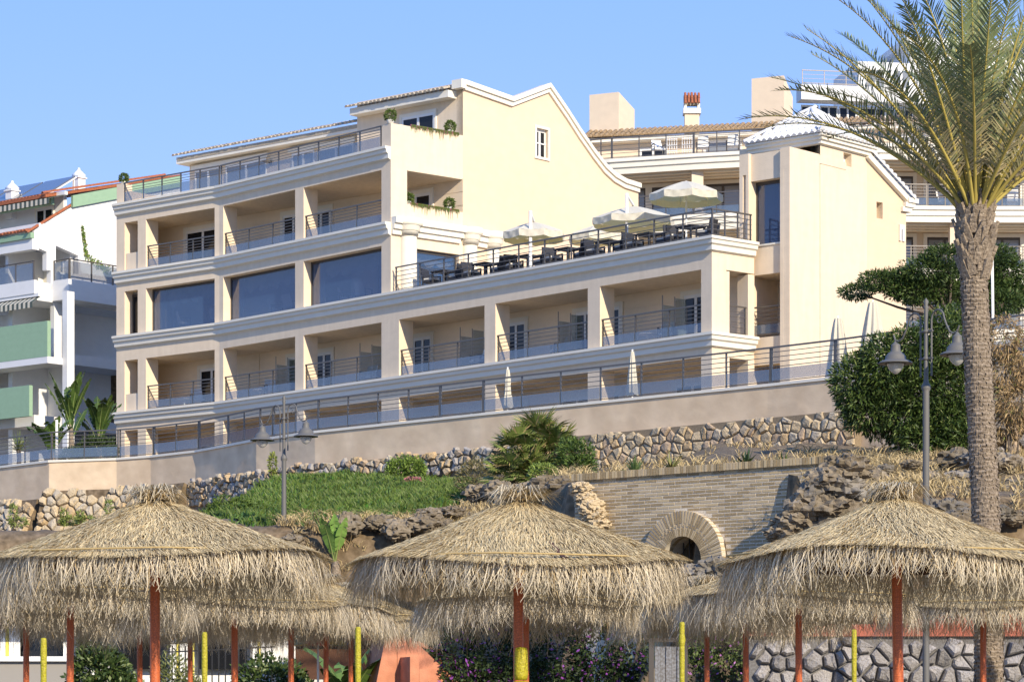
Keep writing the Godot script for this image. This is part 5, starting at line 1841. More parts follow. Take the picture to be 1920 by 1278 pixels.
# ---------------------------------------------------------------- plants
func leaves(root: Node3D, called: String, lobes: Array, count: int, length: float, width: float, tones: Array, m: Material, droop := 0.0, fill := 0.35) -> MeshInstance3D:
	var b := mb(true)
	var total := 0.0
	for l in lobes:
		total += pow(l[1].x * l[1].y * l[1].z, 0.6667)
	var nz := FastNoiseLite.new()
	nz.seed = count
	nz.frequency = 0.8 / maxf(lobes[0][1].x, 0.2)
	for l in lobes:
		var n := int(count * pow(l[1].x * l[1].y * l[1].z, 0.6667) / total)
		for i in n:
			var d := Vector3(rng.randfn(), rng.randfn(), rng.randfn()).normalized()
			var lump := 1.0 + nz.get_noise_3dv(d * l[1] * 2.0 + l[0]) * 0.42
			var k := lump * (1.0 - fill * pow(rng.randf(), 1.6))
			var p: Vector3 = l[0] + d * l[1] * k
			var dir := (d + jit(0.8) + Vector3(0, -droop, 0)).normalized()
			var ln := length * rnd(0.6, 1.25)
			var sd := dir.cross(jit(1.0)).normalized() * width * rnd(0.7, 1.2)
			var tone: Color = tones[0].lerp(tones[1], rng.randf())
			if tones.size() > 2 and rng.randf() < 0.08:
				tone = tones[2]
			b.col = tone
			b.ribbon([p, p + dir * ln * 0.5, p + dir * ln + Vector3(0, -droop * ln * 0.4, 0)], [sd * 0.15, sd, sd * 0.05])
	return tag(part(root, called, b.mesh(), m), "", "", "", "stuff") as MeshInstance3D

func bush(called: String, label: String, category: String, base: Vector3, lobes: Array, count: int, length: float, width: float, tones: Array, m: Material, grp := "", droop := 0.0, stems := 5) -> Node3D:
	var t := thing(called, label, category, at(base), grp)
	for k in stems:
		var l: Array = lobes[k % lobes.size()]
		var q := Vector3(l[0].x * 0.35 + rnd(-0.1, 0.1), -0.05, l[0].z * 0.35 + rnd(-0.1, 0.1))
		var b := mb()
		b.tube([q, q.lerp(l[0], 0.5) + jit(0.08), l[0] + jit(0.1)], [0.03, 0.022, 0.012], 5)
		part(t, "stem", b.mesh(), M.bark)
	leaves(t, "foliage", lobes, count, length, width, tones, m, droop)
	return t

func paddle_leaf(length: float, width: float, bend: float, split: bool, sd: int, tone := 1.0) -> MB:   # starts at the origin, rises along +y, leans to +z
	var b := mb(true)
	var rr := RandomNumberGenerator.new()
	rr.seed = sd
	var pts := []
	var ang := 0.06
	var p := Vector3.ZERO
	var n := 14
	for k in n + 1:
		pts.append(p)
		p += Vector3(0, cos(ang), sin(ang)) * length / n
		ang += bend / n * (0.3 + 1.4 * k / n)
	b.col = Color(0.20, 0.25, 0.08)
	b.tube(pts.slice(0, n), [0.03, 0.028, 0.026, 0.022, 0.02, 0.018, 0.016, 0.014, 0.012, 0.01, 0.008, 0.007, 0.006, 0.005], 5)
	var start := 4
	for s in [-1, 1]:
		var k := start
		while k < n:
			var f0 := float(k - start) / (n - start)
			var f1 := float(k + 1 - start) / (n - start)
			var w0 := width * pow(sin(PI * clampf(f0 * 0.9 + 0.06, 0, 1)), 0.6)
			var w1 := width * pow(sin(PI * clampf(f1 * 0.9 + 0.06, 0, 1)), 0.6)
			var up0 := Vector3(s * w0, -w0 * 0.1, 0)
			var up1 := Vector3(s * w1, -w1 * 0.1, 0)
			var sl := 0.05 if split and rr.randf() < 0.5 else 0.0
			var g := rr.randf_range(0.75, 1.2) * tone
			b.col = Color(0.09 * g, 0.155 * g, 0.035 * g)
			var a0: Vector3 = pts[k]
			var a1: Vector3 = pts[k + 1]
			var drop := Vector3(0, -rr.randf_range(0.0, 0.10) * (2.0 if sl > 0 else 0.6), 0)
			if s > 0:
				b.quad(a0, a0 + up0 + drop + (a1 - a0) * sl * 4.0, a1 + up1 + drop, a1)
			else:
				b.quad(a0, a1, a1 + up1 + drop, a0 + up0 + drop + (a1 - a0) * sl * 4.0)
			k += 1
	return b

func banana(label: String, base: Vector3, count: int, length: float, width: float, trunk_h: float, sd: int, tone := 1.0, bend := 1.0) -> void:
	var t := thing("banana_plant", label, "plant", at(base))
	var shapes := []
	for k in 4:
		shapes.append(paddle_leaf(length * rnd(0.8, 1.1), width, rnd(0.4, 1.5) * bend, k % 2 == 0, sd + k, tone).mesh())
	var b := mb()
	b.tube([Vector3(0, -0.1, 0), Vector3(0.03, trunk_h * 0.5, 0), Vector3(0, trunk_h, 0)], [0.16, 0.13, 0.08], 9)
	part(t, "trunk", b.mesh(), M.palm_bark)
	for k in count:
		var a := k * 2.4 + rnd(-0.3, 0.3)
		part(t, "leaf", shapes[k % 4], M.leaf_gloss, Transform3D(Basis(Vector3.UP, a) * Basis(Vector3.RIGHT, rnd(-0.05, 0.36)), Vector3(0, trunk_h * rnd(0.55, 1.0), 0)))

func rosette(label: String, called: String, base: Vector3, count: int, length: float, width: float, tones: Array, grp := "", upright := 0.5) -> void:
	var t := thing(called, label, "plant", at(base), grp)
	var b := mb(true)
	for k in 3:
		pass
	var shapes := []
	for v in 3:
		b = mb(true)
		b.col = tones[0].lerp(tones[1], v / 2.0)
		var pts := []
		var sides := []
		for j in 6:
			var f := j / 5.0
			pts.append(Vector3(0, length * f * (1.0 - 0.12 * f * v), length * 0.18 * f * f * v))
			sides.append(Vector3(width * (1.0 - f * f) * (0.75 + 0.5 * sin(f * PI)), 0, 0))
		b.ribbon(pts, sides)
		for j in 6:
			sides[j] = Vector3(0, 0, sides[j].x * 0.25)
		b.ribbon(pts, sides)
		shapes.append(b.mesh())
	for k in count:
		var el := rnd(0.1, 1.35 - upright * 0.3)
		part(t, "leaf", shapes[k % 3], M.leaf, Transform3D(Basis(Vector3.UP, k * 2.399) * Basis(Vector3.RIGHT, el), Vector3(0, 0.02, 0)))

func fan_leaf(r: float, sd: int) -> ArrayMesh:   # petiole along +y, then a fan
	var rr := RandomNumberGenerator.new()
	rr.seed = sd
	var b := mb(true)
	b.col = Color(0.22, 0.22, 0.08)
	var hub := Vector3(0, r * 0.75, 0.04)
	b.tube([Vector3.ZERO, hub * 0.5, hub], [0.014, 0.011, 0.009], 4)
	for k in 23:
		var a := -1.75 + 3.5 * k / 22.0
		var d := Vector3(sin(a), cos(a), 0.1 + rr.randf_range(-0.1, 0.1)).normalized()
		var ln := r * (0.75 + 0.25 * cos(a * 0.7)) * rr.randf_range(0.85, 1.05)
		var g := rr.randf_range(0.7, 1.25)
		b.col = Color(0.15 * g, 0.19 * g, 0.05 * g) if k % 7 else Color(0.36, 0.28, 0.13)
		var sd2 := d.cross(Vector3(0, 0, 1)).normalized() * r * 0.042 + Vector3(0, 0, 0.008)
		b.ribbon([hub, hub + d * ln * 0.55, hub + d * ln + Vector3(0, -ln * 0.08, 0.05)], [sd2 * 0.5, sd2, sd2 * 0.1])
	return b.mesh()

func fan_palm() -> void:
	var p := Vector3(0.657, 0, -84)
	var base := Vector3(p.x, hill(p.x, 84) - 0.05, p.z)
	var t := thing("fan_palm", "bushy fan palm clump with three heads of spiky leaves on the bank", "palm", at(base))
	var shapes := []
	for k in 4:
		shapes.append(fan_leaf(rnd(0.52, 0.64), 30 + k))
	for h in [[Vector3(0.12, 1.35, 0), 30], [Vector3(-0.55, 0.9, 0.2), 24], [Vector3(0.6, 0.95, 0.1), 24], [Vector3(-0.2, 0.35, 0.5), 22], [Vector3(-0.75, 0.15, 0.5), 16], [Vector3(0.2, 0.05, 0.7), 16]]:
		var c: Vector3 = h[0]
		var b := mb()
		b.tube([Vector3(c.x * 0.3, -0.1, 0), c * 0.6, c], [0.12, 0.11, 0.1], 8)
		part(t, "trunk", b.mesh(), M.bark)
		for k in h[1]:
			var el := 0.1 + 1.9 * pow(float(k) / h[1], 0.8)
			part(t, "leaf", shapes[k % 4], M.leaf, Transform3D(Basis(Vector3.UP, k * 2.399 + c.x) * Basis(Vector3.RIGHT, el) * Basis(Vector3.UP, rnd(-0.5, 0.5)), c))

func frond(length: float, bend: float, sd: int) -> MB:    # rises along +y from the origin, arching to +z
	var rr := RandomNumberGenerator.new()
	rr.seed = sd
	var b := mb(true)
	var n := 26
	var pts := []
	var p := Vector3.ZERO
	var ang := 0.0
	var sway := rr.randf_range(-0.12, 0.12)
	for k in n + 1:
		pts.append(p)
		p += Vector3(sin(sway * k / n), cos(ang), sin(ang)).normalized() * length / n
		ang += bend / n * (0.25 + 1.5 * float(k) / n)
	b.col = Color(0.42, 0.34, 0.09)
	var rad := []
	for k in n + 1:
		rad.append(lerpf(0.034, 0.006, float(k) / n))
	b.tube(pts, rad, 5)
	var m := 70
	for k in m:
		var f := 0.2 + 0.8 * k / (m - 1.0)
		var t := f * n
		var i := mini(int(t), n - 1)
		var o: Vector3 = pts[i].lerp(pts[i + 1], t - i)
		var fw: Vector3 = (pts[i + 1] - pts[i]).normalized()
		var side := Vector3(1, 0, 0)
		var up := side.cross(fw).normalized()
		if up.z > 0:
			up = -up
		for s in [-1, 1]:
			var ln := 0.46 * pow(sin(PI * clampf(0.12 + f * 0.80, 0, 1)), 0.6) * rr.randf_range(0.8, 1.1)
			if f < 0.42:
				ln *= 0.25 + f * 1.75
			var fwd := lerpf(0.75, 1.35, f)
			var d: Vector3 = (side * s + fw * fwd * rr.randf_range(0.7, 1.25) + up * rr.randf_range(0.15, 0.6)).normalized()
			var g := rr.randf_range(0.75, 1.25)
			var tan_c := Color(0.52 * g, 0.41 * g, 0.23 * g)
			var green := Color(0.165 * g, 0.205 * g, 0.095 * g)
			var dryness := clampf((0.6 - f) * 1.5 + rr.randf_range(-0.4, 0.4), 0.0, 1.0)
			b.col = green.lerp(tan_c, dryness)
			var droop := Vector3(0, -1, 0) * ln * (0.1 + (0.5 if dryness > 0.7 and rr.randf() < 0.4 else 0.0)) * rr.randf_range(0.4, 1.6)
			var w: Vector3 = d.cross(up).normalized() * 0.0125
			b.ribbon([o, o + d * ln * 0.5 + droop * 0.2, o + d * ln + droop], [w * 0.7, w, w * 0.1])
	return b

func date_palm() -> void:
	var d := 46.0
	var base := Vector3(7.46, BEACH, -d)
	var t := thing("date_palm", "tall date palm with a scaly trunk and arching half-dry fronds", "palm", at(base))
	var crown := Vector3(7.268, 8.096, -d) - base
	var axis := []
	for k in 13:
		var f := k / 12.0
		axis.append(Vector3(crown.x * pow(f, 1.4) + 0.05 * sin(f * 5.0), crown.y * f, 0.05 * sin(f * 4.0)))
	var tr := mb()
	var rad := []
	for k in 13:
		rad.append(0.225 - 0.02 * k / 12.0)
	rad[12] = 0.2
	tr.tube(axis, rad, 18)
	part(t, "trunk", tr.mesh(), M.palm_bark)
	# leaf scars winding up the trunk
	var scar := mb()
	var rings := 118
	for k in rings:
		var f := (k + 0.5) / rings * 0.91
		var q := f * 12.0
		var i := mini(int(q), 11)
		var c: Vector3 = axis[i].lerp(axis[i + 1], q - i)
		var r := 0.222 - 0.018 * f
		for s in 13:
			var a := TAU * s / 13.0 + k * 1.19 + rnd(-0.1, 0.1)
			var o := Vector3(cos(a), 0, sin(a))
			var sdv := Vector3(-sin(a), 0, cos(a))
			var w := rnd(0.045, 0.075)
			var h := rnd(0.03, 0.06)
			var lip := rnd(0.008, 0.028)
			var p0 := c + o * (r - 0.012) - Vector3(0, h, 0)
			var p1 := c + o * (r + lip) + Vector3(0, h * rnd(0.2, 0.8), 0)
			var p2 := c + o * (r - 0.008) + Vector3(0, h + 0.01, 0)
			scar.quad(p0 + sdv * w, p0 - sdv * w, p1 - sdv * w * 0.7, p1 + sdv * w * 0.7)
			scar.quad(p1 + sdv * w * 0.7, p1 - sdv * w * 0.7, p2 - sdv * w, p2 + sdv * w)
	tag(part(t, "leaf_scars", scar.mesh(), M.palm_bark), "", "", "", "stuff")
	# old leaf bases swelling under the crown
	var stub := mb()
	stub.extrude(Transform3D(), PackedVector2Array([Vector2(-0.075, 0), Vector2(0.075, 0), Vector2(0.05, 0.17), Vector2(0.025, 0.29), Vector2(-0.03, 0.31), Vector2(-0.05, 0.17)]), -0.025, 0.025)
	var sm := stub.mesh()
	for k in 96:
		var f := k / 95.0
		var a := k * 2.399
		var c := crown + Vector3(0, -1.12 + f * 1.12, 0)
		var r := 0.165 + 0.075 * sin(PI * clampf(f * 0.85 + 0.08, 0, 1))
		var o := Vector3(cos(a), 0, sin(a))
		var bs := Basis(Vector3(-sin(a), 0, cos(a)), Vector3.UP, o).orthonormalized()
		part(t, "leaf_base", sm, M.palm_bark, Transform3D(bs * Basis(Vector3.RIGHT, rnd(0.12, 0.45)) * Basis(Vector3(0, 0, 1), rnd(-0.25, 0.25)), c + o * r))
	# fronds
	var shapes := []
	for k in 8:
		shapes.append(frond(rnd(3.6, 4.2), [0.35, 0.5, 0.65, 0.8, 0.5, 0.7, 0.85, 1.0][k], 200 + k).mesh())
	var n := 44
	for k in n:
		var f := float(k) / n
		var el := 0.05 + 0.66 * pow(f, 0.8)
		var a := k * 2.399 + 0.4
		var sh := int(clampf(f * 5.0, 0, 4)) + (k % 4)
		part(t, "frond", shapes[mini(sh, 7)], M.leaf, Transform3D(Basis(Vector3.UP, a) * Basis(Vector3.RIGHT, el) * Basis(Vector3.UP, rnd(-0.6, 0.6)), crown + Vector3(sin(a) * 0.1, 0.05 - 0.25 * f, cos(a) * 0.1)))
	# a few dry, wider spread ones
	for k in 14:
		var a := k * 0.47 + 1.9
		part(t, "dry_frond", shapes[7], M.leaf, Transform3D(Basis(Vector3.UP, a) * Basis(Vector3.RIGHT, rnd(0.68, 0.85)), crown + Vector3(0, -0.2, 0)))

func pine_tree() -> void:
	var d := 93.0
	var base := Vector3(14.204, 0, -93) + Vector3(0, LE - 0.08, 0)
	var t := thing("coastal_pine", "wind-shaped dark evergreen with flat foliage pads and pale bare trunks beside the tower", "tree", at(base))
	var k := 5500.0 / d
	var pads := []
	for q in [[1612, 540, 0.55, 0.22], [1648, 530, 0.7, 0.3], [1690, 535, 0.8, 0.45], [1730, 515, 0.85, 0.42], [1765, 490, 0.75, 0.35], [1715, 550, 0.75, 0.4], [1770, 545, 0.7, 0.45], [1805, 520, 0.7, 0.5], [1862, 480, 0.75, 0.4], [1890, 500, 0.8, 0.5], [1850, 530, 0.8, 0.5], [1905, 545, 0.8, 0.45], [1880, 570, 0.7, 0.35]]:
		pads.append([Vector3((q[0] - 1800.0) / k, (1360.0 - q[1]) / k - base.y, rnd(-0.9, 0.9)), Vector3(q[2], q[3], q[2] * 0.9)])
	for tr in [[[0, -0.2, 0], [0.1, 1.6, 0.2], [0.15, 2.6, 0.3], [0.35, 3.6, 0.2]], [[-0.1, -0.2, 0.1], [-0.3, 1.4, 0.3], [-0.9, 2.6, 0.4], [-1.6, 3.4, 0.3]], [[0.1, -0.1, 0], [0.7, 1.9, 0.1], [1.3, 3.0, 0.0]]]:
		var pts := []
		for p in tr:
			pts.append(Vector3(p[0], p[1], p[2]))
		var b := mb()
		b.tube(pts, [0.17, 0.14, 0.11, 0.07], 9)
		part(t, "trunk", b.mesh(), M.bark)
	for p in pads:
		var c: Vector3 = p[0]
		var b := mb()
		b.tube([Vector3(clampf(c.x, -0.6, 0.6) * 0.6, 2.4, 0.2), c * Vector3(0.6, 0.85, 0.6), c], [0.06, 0.04, 0.02], 5)
		part(t, "limb", b.mesh(), M.bark)
	leaves(t, "crown", pads, 26000, 0.15, 0.022, [Color(0.022, 0.045, 0.012), Color(0.085, 0.125, 0.03)], M.leaf, -0.1, 0.6)

func build_plants() -> void:
	date_palm()
	fan_palm()
	pine_tree()
	var g1 := [Color(0.02, 0.042, 0.01), Color(0.085, 0.125, 0.03), Color(0.2, 0.25, 0.08)]
	var px := 5500.0 / 79.0
	# big oleander hedge
	var hb := Vector3(10.629, 0, -79) + Vector3(0, 7.1, 0)
	var lobes := []
	for q in [[1612, 720, 0.72, 0.8], [1640, 760, 0.8, 0.75], [1660, 690, 0.75, 0.9], [1700, 760, 0.85, 0.95], [1705, 670, 0.7, 0.8], [1745, 720, 0.85, 1.1], [1760, 640, 0.62, 0.8], [1795, 630, 0.62, 0.8], [1800, 720, 0.7, 1.0], [1770, 800, 0.8, 0.75], [1730, 825, 0.75, 0.5], [1800, 830, 0.6, 0.5]]:
		lobes.append([Vector3((q[0] - 1700.0) / px, (1360.0 - q[1]) / px - hb.y, rnd(-0.5, 0.5)), Vector3(q[2], q[3], q[2])])
	bush("oleander_hedge", "massive dark green oleander hedge behind the right hand street lamp", "hedge", hb, lobes, 42000, 0.17, 0.021, g1, M.leaf_gloss, "", 0.1, 8)
	lobes = []
	for q in [[1880, 640, 0.45, 0.6], [1890, 700, 0.5, 0.7], [1905, 760, 0.6, 0.6], [1885, 790, 0.5, 0.5], [1925, 680, 0.5, 0.8]]:
		lobes.append([Vector3((q[0] - 1890.0) / px, (1360.0 - q[1]) / px - 7.2, rnd(-0.2, 0.2)), Vector3(q[2], q[3], q[2])])
	bush("dry_hedge", "withered brown hedge right of the palm trunk", "hedge", Vector3(13.274, 0, -78.5) + Vector3(0, 7.2, 0), lobes, 9000, 0.15, 0.014, [Color(0.20, 0.13, 0.06), Color(0.46, 0.33, 0.17), Color(0.16, 0.18, 0.05)], M.leaf, "", 0.5)
	var wp := thing("white_pole", "thin white pole rising behind the palm trunk and the dry hedge", "pole", at(Vector3(13.837, 0, -84) + Vector3(0, 7.6, 0)))
	beam(wp, "shaft", M.white_frame, Vector3(0, 0, 0), Vector3(-0.08, 13.715 - 7.6, 0), 0.07, 0.07)
	bar(wp, "cap", M.white_frame, Vector3(-0.08, 13.715 - 7.57, 0), Vector3(0.1, 0.06, 0.1))
	# shrubs on the bank
	var gr := func(x: float, d: float) -> Vector3:
		var xx := (x - 960.0) / 5500.0 * d
		return Vector3(xx, hill(xx, d), -d)
	bush("green_shrub", "round bright green shrub against the dry-stone wall", "shrub", gr.call(762, 98), [[Vector3(0, 0.45, 0), Vector3(0.62, 0.42, 0.5)], [Vector3(0.25, 0.4, 0.1), Vector3(0.4, 0.35, 0.4)], [Vector3(-0.3, 0.35, 0.1), Vector3(0.38, 0.36, 0.4)]], 3800, 0.1, 0.022, [Color(0.07, 0.13, 0.02), Color(0.22, 0.30, 0.06)], M.leaf)
	bush("pink_flowers", "low clump of pink flowers beside the bright green shrub", "flowers", gr.call(775, 95.5), [[Vector3(0, 0.12, 0), Vector3(0.35, 0.16, 0.3)]], 700, 0.06, 0.03, [Color(0.5, 0.12, 0.2), Color(0.16, 0.2, 0.06), Color(0.62, 0.2, 0.3)], M.petal)
	bush("dark_shrub", "dark leafy shrub on the right of the fan palm", "shrub", gr.call(1078, 82), [[Vector3(0, 0.5, 0), Vector3(0.5, 0.5, 0.45)], [Vector3(0.1, 0.2, 0.2), Vector3(0.5, 0.3, 0.4)]], 3600, 0.12, 0.018, [Color(0.03, 0.06, 0.014), Color(0.12, 0.18, 0.04)], M.leaf)
	bush("low_green_shrub", "low yellowish green shrub in front of the fan palm", "shrub", gr.call(1020, 80), [[Vector3(0, 0.25, 0), Vector3(0.4, 0.3, 0.35)], [Vector3(0.7, 0.05, 0.1), Vector3(0.4, 0.2, 0.3)]], 2200, 0.1, 0.018, [Color(0.07, 0.12, 0.02), Color(0.22, 0.28, 0.06)], M.leaf)
	bush("brown_shrub", "brownish twiggy shrub left of the fan palm", "shrub", gr.call(890, 88), [[Vector3(0, 0.5, 0), Vector3(0.55, 0.55, 0.5)], [Vector3(0.3, 0.2, 0.2), Vector3(0.5, 0.35, 0.4)]], 3000, 0.1, 0.015, [Color(0.07, 0.075, 0.03), Color(0.24, 0.2, 0.09)], M.leaf)
	bush("wall_creeper", "thin yellow green creeper climbing the corner of the garden wall", "plant", gr.call(513, 105.2), [[Vector3(0, 0.35, 0), Vector3(0.12, 0.5, 0.12)], [Vector3(-0.05, 1.1, 0), Vector3(0.13, 0.4, 0.12)]], 700, 0.1, 0.025, [Color(0.12, 0.17, 0.03), Color(0.3, 0.32, 0.08)], M.leaf)
	bush("lamp_shrub", "dark shrub at the left end of the green slope", "shrub", gr.call(440, 82), [[Vector3(0, 0.2, 0), Vector3(0.8, 0.32, 0.5)], [Vector3(0.9, 0.0, 0.3), Vector3(0.6, 0.26, 0.4)]], 3200, 0.09, 0.02, [Color(0.04, 0.08, 0.015), Color(0.14, 0.2, 0.04)], M.leaf)
	for w in [[205, 111.5, 0.75, "tall spindly weed standing on the pale rubble"], [120, 112.5, 0.5, "leafy weed growing low in the pale rubble"], [24, 114, 0.8, "weed clump at the far end of the pale rubble"], [150, 111.8, 0.35, "small green weed between the pale rubble stones"]]:
		var q: Vector3 = Vector3(-17.455, 0, -100)
		var x: float = (w[0] - 960.0) / 5500.0 * w[1]
		bush("weed", w[3], "plant", Vector3(x, 7.75, -w[1]), [[Vector3(0, w[2] * 0.55, 0), Vector3(0.14, w[2] * 0.55, 0.14)], [Vector3(0.18, w[2] * 0.2, 0), Vector3(0.35, 0.15, 0.2)]], 480, 0.13, 0.022, [Color(0.10, 0.15, 0.03), Color(0.3, 0.34, 0.1)], M.leaf)
	rosette("green agave rosette in the bed at the middle of the rubble wall", "agave", gr.call(1190, 69), 26, 0.5, 0.035, [Color(0.08, 0.14, 0.05), Color(0.2, 0.26, 0.1)])
	rosette("straggly yellowing agave beside the middle agave", "agave", gr.call(1258, 70), 18, 0.6, 0.025, [Color(0.22, 0.2, 0.07), Color(0.14, 0.18, 0.06)])
	rosette("dark agave before the shaded end of the rubble wall", "agave", gr.call(1400, 67), 20, 0.5, 0.035, [Color(0.05, 0.09, 0.04), Color(0.12, 0.16, 0.06)])
	rosette("small agave nearest the hedge end of the brick wall", "agave", gr.call(1470, 66), 20, 0.42, 0.032, [Color(0.05, 0.1, 0.04), Color(0.13, 0.18, 0.06)])
	# big-leaved plants by the white house; leaf colours lowered to paint in the hotel's shade
	banana("tall banana plant with upright leaves darkened as if in shade against the white house wall", Vector3(-18.517, 0, -123) + Vector3(0, LE - 0.06, 0), 13, 2.3, 0.2, 2.3, 1, 0.6, 0.7)
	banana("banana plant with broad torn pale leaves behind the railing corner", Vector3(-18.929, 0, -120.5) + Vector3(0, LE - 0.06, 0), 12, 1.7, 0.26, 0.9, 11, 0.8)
	banana("banana plant with leaves coloured as if deeply shaded next to the hotel end wall", Vector3(-17.614, 0, -125) + Vector3(0, LE - 0.06, 0), 14, 2.2, 0.2, 2.1, 21, 0.5, 0.8)
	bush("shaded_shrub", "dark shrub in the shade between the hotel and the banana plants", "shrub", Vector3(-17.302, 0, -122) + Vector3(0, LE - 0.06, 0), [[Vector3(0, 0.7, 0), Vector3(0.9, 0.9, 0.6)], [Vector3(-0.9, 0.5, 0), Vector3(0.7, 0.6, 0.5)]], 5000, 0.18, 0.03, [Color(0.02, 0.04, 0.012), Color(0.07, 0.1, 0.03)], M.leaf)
	rosette("round spiky yucca head behind the corner railing", "yucca", Vector3(-20.17, 0, -119.8) + Vector3(0, LE + 0.75, 0), 60, 0.95, 0.02, [Color(0.16, 0.2, 0.07), Color(0.3, 0.32, 0.14)], "", 0.0)
	var yb := mb()
	yb.tube([Vector3(0, -0.85, 0), Vector3(0.03, -0.3, 0), Vector3(0, 0.05, 0)], [0.11, 0.09, 0.1], 8)
	part(get_node("yucca"), "trunk", yb.mesh(), M.bark)
	# young banana between the parasols
	banana("single banana plant with one broad glossy leaf between the thatched parasols", gr.call(628, 74.6), 8, 1.5, 0.17, 0.3, 41, 1.9, 0.35)

# ---------------------------------------------------------------- street lamps
func street_lamp(label: String, top: Vector3, turn: float) -> void:
	var foot := hill(top.x, -top.z) - 0.1
	var t := thing("street_lamp", label, "street lamp", at(Vector3(top.x, foot, top.z), turn))
	var h := top.y - foot
	var b := mb()
	b.lathe(Transform3D(), [Vector2(0.13, 0), Vector2(0.13, 0.12), Vector2(0.09, 0.2), Vector2(0.065, 0.3), Vector2(0.06, h - 1.72), Vector2(0.085, h - 1.68), Vector2(0.085, h - 1.62), Vector2(0.05, h - 1.56), Vector2(0.042, h - 1.5), Vector2(0.036, h - 0.2), Vector2(0.055, h - 0.17), Vector2(0.03, h - 0.14), Vector2(0.05, h - 0.07), Vector2(0.015, h - 0.02), Vector2(0, h)], 14)
	part(t, "post", b.mesh(), M.lamp_steel)
	for y in [h - 0.62, h - 1.12]:
		b = mb()
		b.lathe(Transform3D(), [Vector2(0.04, y - 0.03), Vector2(0.065, y - 0.02), Vector2(0.065, y + 0.02), Vector2(0.04, y + 0.03)], 12)
		part(t, "collar", b.mesh(), M.lamp_steel)
		bar(t, "bracket", M.lamp_steel, Vector3(0, y, 0), Vector3(0.34, 0.03, 0.04))
	for s in [-1.0, 1.0]:
		# swan-neck arm that starts as a rod beside the post
		var path := [Vector3(s * 0.14, h - 1.45, 0), Vector3(s * 0.14, h - 0.6, 0)]
		for k in 7:
			var a := PI - PI * k / 6.0
			path.append(Vector3(s * (0.30 + cos(a) * 0.16), h - 0.42 + sin(a) * 0.17, 0))
		for q in [[0.52, -0.55], [0.60, -0.68], [0.70, -0.73], [0.80, -0.70], [0.84, -0.6]]:
			path.append(Vector3(s * q[0], h + q[1], 0))
		b = mb()
		b.tube(path, [0.018], 7)
		part(t, "arm", b.mesh(), M.lamp_steel)
		var sp := []
		for k in 16:
			var a := 0.6 + k * 0.5
			var r := 0.1 * (1.0 - k / 18.0)
			sp.append(Vector3(s * (0.33 - cos(a) * r), h - 0.44 + sin(a) * r, 0))
		b = mb()
		b.tube(sp, [0.011], 5)
		part(t, "scroll", b.mesh(), M.lamp_steel)
		var hx: float = s * 0.79
		var head := group_node(t, "lamp_head", Transform3D(Basis(), Vector3(hx, h - 1.33, 0)))
		b = mb()
		b.lathe(Transform3D(), [Vector2(0.20, 0.195), Vector2(0.32, 0.19), Vector2(0.315, 0.215), Vector2(0.25, 0.25), Vector2(0.20, 0.265), Vector2(0.19, 0.33), Vector2(0.14, 0.39), Vector2(0.095, 0.42), Vector2(0.085, 0.52), Vector2(0.09, 0.54), Vector2(0.05, 0.57), Vector2(0.015, 0.62), Vector2(0.0, 0.66)], 20)
		part(head, "shade", b.mesh(), M.lamp_steel)
		b = mb()
		b.lathe(Transform3D(), [Vector2(0.0, 0.0), Vector2(0.03, 0.006), Vector2(0.08, 0.04), Vector2(0.13, 0.1), Vector2(0.165, 0.19)], 18)
		part(head, "glass_bowl", b.mesh(), M.lamp_glass)
		b = mb()
		b.lathe(Transform3D(), [Vector2(0.0, 0.07), Vector2(0.035, 0.09), Vector2(0.04, 0.13), Vector2(0.025, 0.19)], 10)
		part(head, "bulb", b.mesh(), M.plastic_white)

func build_lamps() -> void:
	street_lamp("grey twin-arm street lamp standing on the green slope", Vector3(-5.914, 8.567, -76), -0.7)
	street_lamp("grey twin-arm street lamp beside the palm trunk", Vector3(7.629, 7.874, -54), -0.92)

# ---------------------------------------------------------------- beach
var thatch_sets := []

func strand_tone(grey: float) -> Color:
	var g := rnd(0.55, 1.2)
	var c := Color(0.66, 0.52, 0.28).lerp(Color(0.60, 0.53, 0.41), grey)
	if rng.randf() < 0.12:
		c = Color(0.45, 0.33, 0.17)
	return Color(c.r * g, c.g * g, c.b * g)

func rim_r(a: float, R: float) -> float:
	# eight straight sides, softened
	var seg := TAU / 8.0
	var q := fposmod(a, seg) - seg / 2.0
	return R * lerpf(1.0, cos(seg / 2.0) / cos(q), 0.7)

